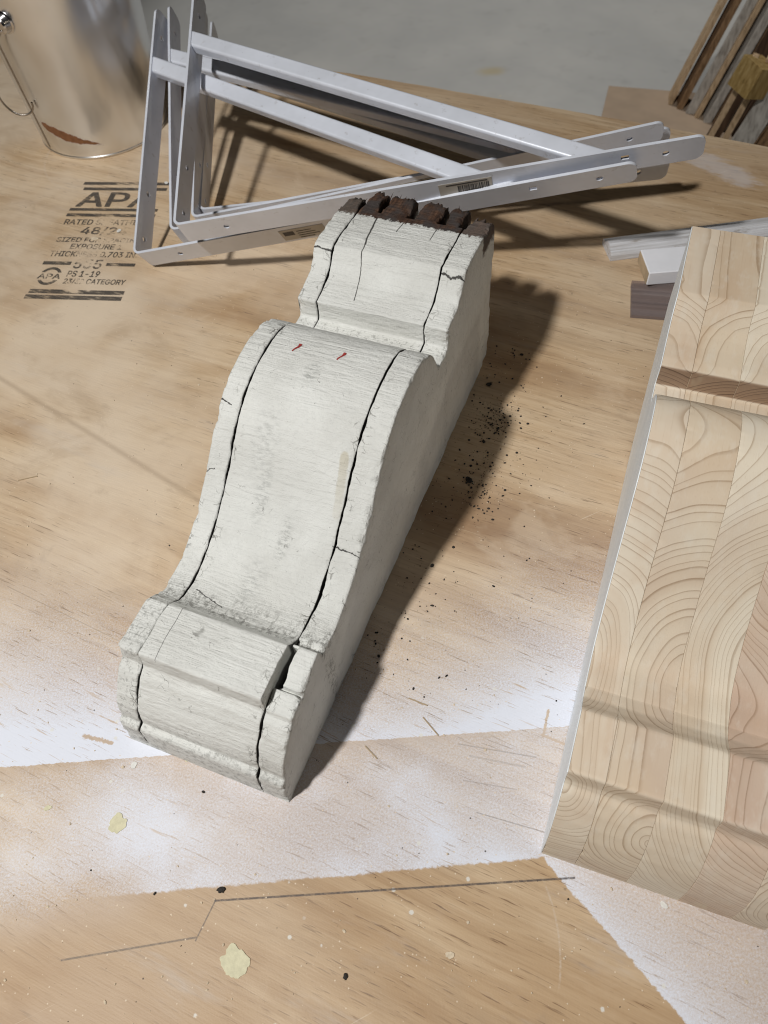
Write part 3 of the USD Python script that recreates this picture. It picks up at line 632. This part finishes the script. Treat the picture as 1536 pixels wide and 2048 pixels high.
corbel = thing('old_corbel', 'weathered off-white painted wooden corbel with cracked boards and a broken dark end', 'corbel', OLD)
W_OLD = 0.222
def cut(p, s0): p = np.array(p); z0 = np.interp(s0, p[:, 0], p[:, 1]); return [(s0, z0)] + [tuple(q) for q in p if q[0] > s0 + .002]
def upto(p, s0, s1): p = np.array(p); return [(s0, np.interp(s0, p[:, 0], p[:, 1]))] + [tuple(q) for q in p if s0 + .003 < q[0] < s1 - .003] + [(s1, np.interp(s1, p[:, 0], p[:, 1]))]
pc, pl, prr = smooth_curve(prof_centre()), smooth_curve(prof_left()), smooth_curve(prof_right())
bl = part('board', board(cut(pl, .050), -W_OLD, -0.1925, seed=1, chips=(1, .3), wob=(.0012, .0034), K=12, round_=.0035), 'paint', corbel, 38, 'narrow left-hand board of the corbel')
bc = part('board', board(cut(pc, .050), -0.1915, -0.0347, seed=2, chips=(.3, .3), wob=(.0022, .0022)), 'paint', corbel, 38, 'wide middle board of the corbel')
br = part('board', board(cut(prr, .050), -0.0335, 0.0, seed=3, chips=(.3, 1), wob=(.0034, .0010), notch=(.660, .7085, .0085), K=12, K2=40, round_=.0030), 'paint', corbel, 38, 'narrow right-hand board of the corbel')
base = lambda s: 0.0
for k, (a, b, s0, dz, host) in enumerate([(-.2205, -.196, .008, -.001, bl), (-.1905, -.167, -.013, .001, bc), (-.159, -.122, -.012, .0008, bc), (-.109, -.073, -.012, .0, bc), (-.064, -.0395, -.008, .0005, bc), (-.0315, -.001, .004, -.003, br)]):
    hp = [(s, z + dz - .0006) for s, z in upto(pc, s0, .054)]
    fb = []
    r5 = np.random.default_rng(50 + k)
    for q in range(9):
        yy = r5.uniform(a + .002, b - .002); zz = .255 - r5.random() ** 2 * .06; ll = r5.uniform(.006, .020)
        c0 = np.array([s0 + .012, yy, zz]); w_ = r5.uniform(.0008, .0022)
        tip = np.array([s0 + .004 - ll, yy + r5.normal(0, .002), zz + r5.normal(0, .003)])
        fb.append(trimesh.Trimesh([c0 + (0, w_, 0), c0 + (0, -w_, w_), c0 + (0, -w_, -w_), tip], [[0, 1, 3], [1, 2, 3], [2, 0, 3], [0, 2, 1]]))
    part('splinter', trimesh.util.concatenate([trimesh.Trimesh(*board(hp, a, b, step=.0014, K=30, K2=24, seed=20 + k, rough=2.4, round_=.004, wob=(.006, .006), tipnoise=.020), process=False)] + fb), 'paint', host, 45, 'dark splintered stub of bare wood')
# red marks: two short brush strokes on the crown of the curve
for (y, s0, s1) in ((-.1532, .3345, .3495), (-.0940, .3315, .3465)):
    V, F = [], []
    st = np.linspace(s0, s1, 9)
    for i, s in enumerate(st):
        w = .0020 * (1 - .6 * i / 8) * (0.8 + .4 * noise(np.array([s * 400, y * 90, 0])))
        z = np.interp(s, pc[:, 0], pc[:, 1]) + .0007
        off = .0012 * math.sin(i * .7) - .0005 * i
        V += [(s, y - w + off, z), (s, y + w + off, z)]
    for i in range(8): F += [[2 * i, 2 * i + 2, 2 * i + 3], [2 * i, 2 * i + 3, 2 * i + 1]]
    part('red_mark', (np.array(V), np.array(F)), 'red', bc)

# ------------------------------------------------------------------ the new corbel
NA = np.array([0.47114, 0.91263, 0.0]); ND = np.array([-0.41413, -0.91022, 0.0]); NN = np.array([0.91022, -0.41413, 0.0])
newc = thing('new_corbel', 'bare unpainted laminated softwood corbel at the right edge of the bench', 'corbel', frame(NA, ND, NN))
dx = .052
hd = [(.018, .2650), (.090, .2655), (.157, .2655), (.160, .2648), (.165, .2630), (.178, .2520), (.190, .2450), (.206, .2410), (.225, .2385), (.250, .2370), (.262, .2350), (.2645, .2335), (.2655, .2060), (.268, .2040), (.290, .2035), (.303, .2080), (.310, .2210)]
new_prof = hd + [(s + dx * (1 - (s - .2662) / .48), z) for s, z in S_CURVE] + [(.6650, .1300), (.6760, .1350), (.6860, .1415), (.6930, .1475), (.6970, .1495), (.7610, .1490), (.7640, .1475), (.7660, .1300), (.7690, .1240)]
new_prof += [(.7760, .1190), (.7860, .1080), (.7960, .0930), (.8040, .0760), (.8095, .0560), (.8120, .0400), (.8135, .0200), (.8140, .0060)]
def smooth_new(p):
    p = np.asarray(p, float); i0 = len(hd); i1 = i0 + len(S_CURVE)
    from scipy.interpolate import CubicSpline
    q = p[i0:i1 + 1]; t = np.r_[0, np.cumsum(np.linalg.norm(np.diff(q, axis=0), axis=1))]
    f = CubicSpline(t, q)(np.linspace(0, t[-1], 200)); pad = np.vstack([f[:1].repeat(7, 0), f, f[-1:].repeat(7, 0)])
    f = np.stack([np.convolve(pad[:, j], np.ones(15) / 15, 'valid') for j in (0, 1)], 1)
    return np.vstack([p[:i0], f, p[i1 + 1:]])
pn = smooth_new(new_prof)
nback = lambda s: float(np.interp(s, [.0, .018, .20, .24], [.135, .130, .012, .0]))
edges = [0.0, .0385, .0945, .1500, .2040, .2385]
woods = [pine('pine_a', -.012, .120, .02, .0064, (.70, .615, .50), .22, 1.3, .03), pine('pine_b', .108, .112, -.035, .0074, (.64, .535, .405), .10, 5.1, -.03), pine('pine_c', .180, .134, .045, .0056, (.69, .61, .49), .0, 9.7, .05),
         pine('pine_d', .235, .32, -.05, .0046, (.60, .465, .365), .40, 13.2, .06), pine('pine_e', .26, .04, .06, .0060, (.66, .57, .45), .05, 17.9, 0.0)]
for i, wd in enumerate(woods):
    gap = .00006
    part('board', board(pn, edges[i] + (gap if i else .0012), edges[i + 1] - gap, step=.003, K=max(8, int((edges[i + 1] - edges[i]) / .006)), K2=8, seed=40 + i, rough=.22, round_=.0005 if i else .0008, back=nback), wd, newc, True)
# thin pale veneer of primer on the left face
side = [(s, z - .0008) for s, z in pn] + [(s, nback(s) + .0004) for s in np.linspace(.8135, .0185, 30)]
sp = Polygon(side).buffer(0)
sp = max(getattr(sp, 'geoms', [sp]), key=lambda q: q.area)
sv = trimesh.creation.extrude_polygon(sp, .0010, engine='earcut')
sv.apply_transform(np.array([[1, 0, 0, 0], [0, 0, 1, 0], [0, 1, 0, 0], [0, 0, 0, 1.0]])); sv.invert()
part('primed_face', sv, 'primer', newc)

# ------------------------------------------------------------------ shelf brackets
WS, TH = 0.0475, 0.0047
def plate(L, w, holes, slots=()):
    """flat bar along x from 0 to L, rounded at the far end, in the plane (x, z in [-w, 0]); thickness along +y"""
    r = w * .30
    poly = sbox(0, 0, L, w).difference(sbox(L - r, 0, L + 1, w)).union(sbox(L - r - .001, r, L, w - r)).union(Point(L - r, r).buffer(r, 8)).union(Point(L - r, w - r).buffer(r, 8))
    for hx, hz, rr in holes: poly = poly.difference(Point(hx, hz).buffer(rr, 8))
    for hx, hz, a, b in slots: poly = poly.difference(sbox(hx - a, hz - b, hx + a, hz + b))
    m = trimesh.creation.extrude_polygon(poly, TH, engine='earcut')
    T = np.array([[1, 0, 0, 0], [0, 0, 1, 0], [0, 1, 0, -w], [0, 0, 0, 1.0]])
    m.apply_transform(T); m.invert(); return m
def bracket(pose, dims, label, sticker=None, group='steel shelf brackets leaning in a nest behind the corbel'):
    La, Lb, _, ba, bb, _ = dims
    from scipy.spatial.transform import Rotation as Rr
    m = np.eye(4); m[:3, :3] = Rr.from_rotvec(pose[3:]).as_matrix(); m[:3, 3] = pose[:3]
    t = thing('shelf_bracket', label, 'shelf bracket', m, group)
    RO = .014
    a = plate(La - RO, WS, [(La - RO - .055, WS / 2, .0052), (.075, WS / 2, .0052)], [(ba - RO + .012, WS * .62, .006, .0045)]); a.apply_translation((RO, 0, 0))
    b = plate(Lb - RO, WS, [(Lb - RO - .055, WS / 2, .0052), (.030, WS / 2, .0052), (.125, WS / 2, .0052)])
    b.apply_transform(np.array([[0, 1, 0, 0], [1, 0, 0, RO], [0, 0, 1, 0], [0, 0, 0, 1.0]])); b.invert()
    an = np.linspace(np.pi, 1.5 * np.pi, 9)
    arc = [(RO + RO * math.cos(q), RO + RO * math.sin(q)) for q in an] + [(RO + (RO - TH) * math.cos(q), RO + (RO - TH) * math.sin(q)) for q in an[::-1]]
    c = trimesh.creation.extrude_polygon(Polygon(arc), WS, engine='earcut'); c.apply_translation((0, 0, -WS))
    part('angle_strap', cat([a, b, c]), 'enamel', t, 25)
    # brace: a pressed channel, flat face level with the upper edges of the strap
    p0, p1 = np.array([0, bb]), np.array([ba, 0]); L = np.linalg.norm(p1 - p0); e = (p1 - p0) / L
    wch, dch, th, rr = .0310, .018, .0022, .0050
    outer = sbox(0, -dch, wch, 0).union(sbox(0, -dch - .02, wch, -dch)).buffer(-rr).buffer(rr, 6)
    outer = outer.intersection(sbox(-1, -dch, 1, 1))
    inner = outer.buffer(-th).union(sbox(th, -dch - 1, wch - th, -dch + th + .001))
    ch = outer.difference(inner)
    chm = trimesh.creation.extrude_polygon(max(getattr(ch, 'geoms', [ch]), key=lambda q: q.area), L + .2, engine='earcut')
    nrm = np.array([e[1], -e[0]])                      # towards the corner of the angle
    if nrm @ np.array([-1, -1]) < 0: nrm = -nrm
    T = np.eye(4); T[:3, 0] = (nrm[0], nrm[1], 0); T[:3, 1] = (0, 0, 1); T[:3, 2] = (e[0], e[1], 0); T[:3, 3] = (p0[0] - e[0] * .1, p0[1] - e[1] * .1, -.0025)
    if np.linalg.det(T[:3, :3]) < 0: chm.invert()
    chm.apply_transform(T)
    mm = m3.Manifold(m3.Mesh(np.asarray(chm.vertices, np.float32), np.asarray(chm.faces, np.uint32)))
    if mm.volume() < 0 or mm.is_empty():
        chm.invert(); mm = m3.Manifold(m3.Mesh(np.asarray(chm.vertices, np.float32), np.asarray(chm.faces, np.uint32)))
    mm = mm.trim_by_plane((1, 0, 0), TH + .0002).trim_by_plane((0, 1, 0), TH + .0002)
    part('brace', mm, 'enamel', t, 30)
    if sticker:
        x0, kind = sticker
        h0, h1 = -WS + .006, -.010
        st = part('sticker', bx(x0, x0 + .085, -.0007, -.0002, h0, h1), 'sticker', t)
        if kind == 'barcode':
            x = x0 + .030; ms = []
            r2 = np.random.default_rng(3)
            while x < x0 + .080:
                w = r2.choice([.0008, .0012, .002]); ms.append(bx(x, x + w, -.0011, -.00075, h0 + .006, h1 - .008)); x += w + r2.choice([.0008, .0014])
            ms.append(bx(x0 + .012, x0 + .078, -.0011, -.00075, h1 - .0055, h1 - .003))
        else:
            ms = [bx(x0 + .006, x0 + .026, -.0011, -.00075, h0 + .014, h1 - .006)]
            for k in range(4): ms.append(bx(x0 + .032, x0 + .06 + .006 * (k % 3), -.0011, -.00075, h1 - .009 - k * .0065, h1 - .0075 - k * .0065))
        part('print', cat(ms), 'print', st)
    return t
D0 = (.8832, .5415, .0542, .735, .4333, 1.57)
BR = [('A', (-.4187, 1.2754, .0465, .3945, -.2911, -.192), .9039, 'grey-white steel bracket nearest the corbel, lowest corner on the grade stamp side', (.30, 'text')),
      ('B', (-.3083, 1.1973, .1497, .3086, -.1924, -.1315), .8617, 'topmost grey-white steel bracket, its brace highest and left arm tallest', (.46, 'barcode')),
      ('C', (-.3426, 1.2967, .0739, .3315, -.184, -.053), .891, 'grey-white steel bracket just left of the topmost one, arm tip behind its tip', (.43, 'barcode')),
      ('D', (-.3077, 1.346, .063, .3235, -.1752, -.0873), .8803, 'fourth grey-white bracket, mostly hidden, a rounded tip peeping out behind', None),
      ('E', (-.2983, 1.3855, .0524, .2227, -.0542, -.0675), .9047, 'undermost grey-white bracket whose tip touches the plywood at the right', None)]
for k, pose, La, label, stk in BR: bracket(pose, (La,) + D0[1:], label, stk)

# ------------------------------------------------------------------ the pail
pm = np.eye(4); pm[:3, 3] = (-.5542, 1.8488, 0)
pail = thing('steel_pail', 'large bare steel pail with wire handle and a brown smear near its foot', 'pail', pm)
rad = lambda z: .146 + .057 * z
prof = [(0, .004), (.140, .004), (.1425, .0005), (.1462, .0005), (.1474, .002), (.1474, .0045), (rad(.006), .0060), (rad(.008), .008)]
prof += [(rad(z), z) for z in np.linspace(.012, .36, 40)] + [(rad(.36) + .004, .362), (rad(.36) + .004, .372), (rad(.36), .374), (rad(.36) - .006, .372), (rad(.36) - .012, .366), (0, .366)]
part('body', trimesh.creation.revolve(np.array(prof), sections=128), 'tin', pail, 35)
def on_pail(deg, z, out=0.0):
    a = math.radians(deg); r = rad(z) + out; return np.array([r * math.cos(a), r * math.sin(a), z])
sd = [on_pail(-138 + 2 * 0, z, .0006) for z in (.0105, .36)]
V, F = [], []
for z in np.linspace(.0106, .358, 30):
    for dg, o in ((-140.4, .0001), (-140.2, .0011), (-138.2, .0011), (-138.0, .0001)): V.append(on_pail(dg, z, o))
for i in range(29):
    for j in range(3): F += [[4 * i + j, 4 * i + j + 1, 4 * i + j + 5], [4 * i + j, 4 * i + j + 5, 4 * i + j + 4]]
part('side_seam', (np.array(V), np.array(F)), 'wire', pail)
er = trimesh.creation.revolve(np.array([(0, .017), (.007, .017), (.0085, .019), (.0125, .019), (.0155, .016), (.0165, .010), (.0175, .003), (.021, .0015), (.021, -.004), (0, -.004)]), sections=40)
zc = on_pail(-118, .289); zdir = np.array([math.cos(math.radians(-118)), math.sin(math.radians(-118)), 0])
ux = np.array([-zdir[1], zdir[0], 0]); T = np.eye(4); T[:3, 0] = ux; T[:3, 1] = np.cross(zdir, ux); T[:3, 2] = zdir; T[:3, 3] = zc
er.apply_transform(T)
part('handle_ear', er, 'chrome', pail, 35)
w0 = zc + zdir * .012
hnd = [w0, w0 + np.array([-.012, -.006, -.04]), w0 + np.array([-.022, .004, -.115]), w0 + np.array([-.010, .006, -.170]), w0 + np.array([.004, -.004, -.182]), w0 + np.array([.018, -.010, -.172])]
hnd = [w0, on_pail(-131, .245, .016), on_pail(-141, .185, .040), on_pail(-142, .125, .045), on_pail(-138, .102, .030), on_pail(-132, .104, .012), on_pail(-129, .125, .004)]
part('wire_handle', tube(hnd, .0022), 'wire', pail, True)

# ------------------------------------------------------------------ offcuts at the right
mp = [(0, 0), (.052, 0), (.052, .011), (.050, .013), (.036, .015), (.034, .019), (.030, .0235), (.020, .0240), (.016, .022), (.014, .0175), (.010, .0170), (.004, .0150), (.001, .010), (0, .004)]
mld = trimesh.creation.extrude_polygon(Polygon(mp), .95, engine='earcut')
T = np.array([[0, 0, 1, 0], [1, 0, 0, 0], [0, 1, 0, 0], [0, 0, 0, 1.0]]); mld.apply_transform(T)
mo = thing('moulding_strip', 'long worn whitewashed moulding strip lying behind the new corbel', 'moulding', frame((.466, 1.166, .0005), (1, .035, 0)))
part('profile', mld, 'wash', mo, 20)
wb_ = thing('white_block', 'short white painted wood offcut beside the new corbel', 'offcut', frame((.505, 1.076, .0125), (1, -.04, 0)))
part('body', rbox(.0006, .42, 0, .066, 0, .0265, .0018), 'whitepaint', wb_, 30)
part('cut_end', bx(-.0006, .0004, .002, .064, .002, .0245), 'raw', wb_)
ps = [(0, 0), (.085, 0), (.085, .0115), (.080, .0115), (.078, .004), (.064, .004), (.062, .0095), (.050, .0095), (.048, .0035), (.036, .0035), (.034, .0085), (.024, .0085), (.022, .0035), (.010, .0035), (.008, .0065), (0, .0065)]
pst = trimesh.creation.extrude_polygon(Polygon(ps), .16, engine='earcut'); pst.apply_transform(T)
tag(part('plastic_strip', pst, 'smoke'), 'grooved smoky see-through plastic strip under the white offcut', 'plastic strip')
pp = UsdGeom.Xformable(stage.GetPrimAtPath('/World/plastic_strip')); pp.AddTransformOp().Set(Gf.Matrix4d(*frame((.462, 1.012, .0005), (1, -.28, 0)).T.ravel().tolist()))

# ------------------------------------------------------------------ debris on the bench
def lump(r, seed, flat=.55, z=0.0):
    m = trimesh.creation.icosphere(2, 1.0); v = m.vertices
    k = .25 + 1.5 * fbm(v * 2.4 + seed * 3.1, 4, seed); v = v * k[:, None] * r * np.array([1.1, .8, flat]); v[:, 2] -= v[:, 2].min(); m.vertices = v; return m
def chip(r, seed, th=.0006, sx=1.0):
    a = np.linspace(0, 2 * np.pi, 56)[:-1]; q = np.stack([np.cos(a), np.sin(a), 0 * a], -1)
    k = r * (.55 + .85 * fbm(q * 1.5 + seed, 5, seed)); po = Polygon(np.stack([np.cos(a) * k * sx, np.sin(a) * k], -1))
    return trimesh.creation.extrude_polygon(po, th, engine='earcut')
def put(name, mesh, mkey, x, y, rot, label, catg, group=None):
    m = trimesh.Trimesh(mesh.vertices.copy(), mesh.faces.copy(), process=False)
    pr = part(name, m, mkey, None, 40)
    mm = np.eye(4); c, s = math.cos(rot), math.sin(rot); mm[:2, :2] = [[c, -s], [s, c]]; mm[:3, 3] = (x, y, .0002)
    UsdGeom.Xformable(pr).AddTransformOp().Set(Gf.Matrix4d(*mm.T.ravel().tolist()))
    return tag(pr, label, catg, group)
def at(x, y):           # photograph pixel -> point of the bench top
    r = R @ np.array([x - 768, -(y - 1024), -FPX]); return np.array([0, 0, CAM_H]) + r * (-CAM_H / r[2])
for i, (x, y, r, lab) in enumerate([(443, 1780, .0062, 'largest black crumb, alone on bare plywood near the front'), (691, 1953, .0042, 'black crumb at the front of the bench, right of the cream smear'), (407, 1584, .0028, 'small black crumb just in front of the old corbel'),
                                    (310, 1787, .0026, 'small black crumb left of the largest crumb'), (938, 962, .0085, 'black charred crumb in the shadow of the old corbel'), (978, 770, .0068, 'black charred crumb at the shadow by the corbel head'),
                                    (967, 884, .0042, 'longish black crumb in the middle of the corbel shadow'), (1043, 710, .0045, 'black crumb in the shadow notch of the old corbel'), (864, 1132, .0042, 'black crumb low in the corbel shadow')]):
    p = at(x, y); put('black_crumb', lump(r * .62, i + 1, .38), 'char', p[0], p[1], i * 1.3, lab, 'crumb')
for i, (x, y, r, sx, lab) in enumerate([(235, 1648, .0125, 1.0, 'round cream paint flake on the white mist left of the corbel foot'), (470, 1925, .018, .85, 'largest cream paint flake near the front edge'), (96, 1616, .0052, .6, 'small narrow cream paint flake at the left'), (376, 1516, .0050, .8, 'small cream paint flake against the corbel foot')]):
    p = at(x, y); put('paint_flake', chip(r * .9, i + 11, .0007, sx), 'cream', p[0], p[1], i * .9, lab, 'paint flake')
for i, (x, y, r, lab) in enumerate([(900, 1911, .0036, 'white paint chip on bare plywood near the front'), (268, 1530, .0034, 'white paint chip by the lower edge of the spray'), (1328, 1412 + 398, .0030, 'pale chip in front of the new corbel'), (189, 478, .006, 'tan wood chip lying across the grade stamp'), (238, 462, .004, 'white shaving lying on the grade stamp numbers'), (332, 366, .004, 'white chip between the bracket arms and the pail')]):
    p = at(x, y); put('pale_chip', chip(r, i + 31, .0008, 1.4), 'dust' if 'wood' in lab else 'whitechip', p[0], p[1], i * 1.1, lab, 'chip')
def sliver(L, w): return bx(-L / 2, L / 2, -w / 2, w / 2, 0, .0012)
for x, y, L, a, lab in [(861, 1453, .030, -1.0, 'thin tan wood splinter at the spray edge beside the corbel foot'), (742, 1505, .022, -.9, 'thin dark splinter in front of the corbel'), (836, 1404, .026, -.5, 'tan splinter lying on the white spray'), (56, 957, .03, .15, 'thin brown splinter at the left edge of the bench')]:
    p = at(x, y); put('splinter', sliver(L, .0013), 'raw', p[0], p[1], a, lab, 'splinter')
# grit and sawdust nobody could count
def grit(n, pick, r0, r1, seed):
    r2 = np.random.default_rng(seed); ms = []; b = trimesh.creation.icosphere(0, 1.0)
    for k in range(n):
        x, y = pick(r2); s = r0 + (r1 - r0) * r2.random() ** 3
        v = b.vertices * s * r2.uniform(.5, 1.4, 3); v[:, 2] *= .6; a = r2.uniform(0, 6.28); c, d_ = math.cos(a), math.sin(a)
        v = v @ np.array([[c, d_, 0], [-d_, c, 0], [0, 0, 1]]) + np.array([x, y, s * .3]); ms.append(trimesh.Trimesh(v, b.faces, process=False))
    return cat(ms)
def shadow_pick(r2):
    while True:
        s = r2.uniform(-.02, .62); o = abs(r2.normal(0, .05)) + .004
        if r2.random() < .35: o = r2.uniform(.0, .2)
        c = r2.random()
        if c < .30: s, o = .14 + r2.normal(0, .02), .055 + r2.normal(0, .018)
        elif c < .55: s, o = .27 + r2.normal(0, .035), .075 + r2.normal(0, .022)
        p = CA + CD * s + CN * o
        if o > .003 and (p - NA) @ NN < -.004: return p[0], p[1]
def any_pick(r2):
    while True:
        p = at(r2.uniform(-40, 1576), r2.uniform(330, 2080))
        a = (p - CA) @ CN; b = (p - CA) @ CD; c = (p - NA) @ NN; e = (p - NA) @ ND
        if not (-.224 < a < .003 and -.02 < b < .80) and not (c > -.003 and .0 < e < .82): return p[0], p[1]
tag(part('black_grit', grit(950, shadow_pick, .0004, .0021, 4), 'char'), 'fine black grit scattered in the shadow of the old corbel', 'grit', kind='stuff')
tag(part('black_grit', grit(120, any_pick, .0004, .0011, 5), 'char'), 'sparse black specks scattered over the whole bench top', 'grit', kind='stuff')
tag(part('sawdust', grit(420, any_pick, .0005, .0020, 6), 'dust'), 'pale sawdust grains scattered over the bench top', 'sawdust', kind='stuff')

# ------------------------------------------------------------------ beyond the bench
cb = thing('cardboard_sheet', 'flat brown cardboard sheet lying on the concrete floor', 'cardboard', frame((1.0, 2.93, -.9), (.93, -.36, 0)))
part('sheet', rbox(0, .62, 0, .56, .0005, .006, .0015), 'card', cb, 30)
def lean_board(x, y, w, t, L, yaw, lean, m, parent, lift=0.0):
    b = m3.Manifold.cube((w, t, L)).translate((0, 0, lift))
    v = b.to_mesh(); tm = trimesh.Trimesh(v.vert_properties[:, :3], v.tri_verts, process=False)
    for _ in range(1): tm = tm.subdivide()
    c, s = math.cos(yaw), math.sin(yaw)
    Rz = np.array([[c, -s, 0], [s, c, 0], [0, 0, 1]])
    vv = tm.vertices @ Rz.T; h = vv[:, 2].copy(); vv[:, 0] += lean[0] * h + x; vv[:, 1] += lean[1] * h + y; vv[:, 2] += -.9 + .001
    tm.vertices = vv; return part('board', tm, m, parent)
yaw = math.radians(-52)
pal = thing('pallet', 'old wooden pallet of brown and grey boards leaning beyond the bench', 'pallet')
ln = (.37, .10)
r4 = np.random.default_rng(12)
for k, (w, t, m) in enumerate([(.016, .09, 'b_tan'), (.024, .10, 'b_brown'), (.052, .015, 'b_grey'), (.018, .09, 'b_tan'), (.030, .10, 'b_grey'), (.030, .09, 'b_brown'), (.026, .10, 'b_grey'), (.030, .08, 'b_dark'), (.03, .08, 'b_brown')]):
    q = k / 8; x, y, L = 1.405 + .20 * q, 3.245 - .33 * q, 1.35 + .15 * r4.random()
    lean_board(x, y, w, t, L, yaw * .35, ln, m, pal)
p2 = thing('pallet', 'second dark pallet with a yellow end-grain block and thin slats', 'pallet')
def beam(a, b, w, t, m, parent, nm='board'):
    """a bar whose middle line runs from a to b, w wide across the line of sight of the aisle, t thick"""
    a, b = np.array(a, float), np.array(b, float); e = b - a; L = np.linalg.norm(e); e /= L
    x_ = np.cross(e, [0.45, 0.85, 0.0]); x_ /= np.linalg.norm(x_); y_ = np.cross(e, x_)
    mm = np.eye(4); mm[:3, 0], mm[:3, 1], mm[:3, 2], mm[:3, 3] = x_, y_, e, a
    bm = bx(-w / 2, w / 2, -t / 2, t / 2, 0, L); bm.apply_transform(mm); return part(nm, bm, m, parent)
def down(a, b, ext=.55):
    a, b = np.array(a, float), np.array(b, float); e = b - a
    return a + e * ((-.893 - a[2]) / e[2]), b + e * ext
a, b = down((1.80, 3.00, -.78), (1.95, 3.05, -.30), 1.2); beam(a, b, .30, .02, 'b_dark', p2)
a, b = down((1.53, 2.95, -.78), (1.60, 2.93, -.5), 1.2); beam(a, b, .05, .02, 'b_dark', p2)
a, b = down((1.415, 2.800, -.78), (1.425, 2.700, -.5), .25); beam(a, b, .020, .020, 'b_tan', p2)
a, b = down((1.455, 2.762, -.78), (1.465, 2.672, -.5), .25); beam(a, b, .020, .020, 'b_tan', p2)
a, b = down((1.475, 2.672, -.75), (1.505, 2.600, -.5), 1.2); beam(a, b, .075, .02, 'b_grey', p2)
a, b = down((1.56, 2.66, -.75), (1.60, 2.58, -.5), 1.2); beam(a, b, .06, .02, 'b_brown', p2)
bt = bx(-.045, .045, -.05, .05, -.05, .05); bt.apply_transform(trimesh.transformations.rotation_matrix(.35, (0, 0, 1))); bt.apply_transform(trimesh.transformations.rotation_matrix(.3, (0, 1, 0))); bt.apply_translation((1.425, 2.640, -.485))
part('block', bt, 'b_block', p2)
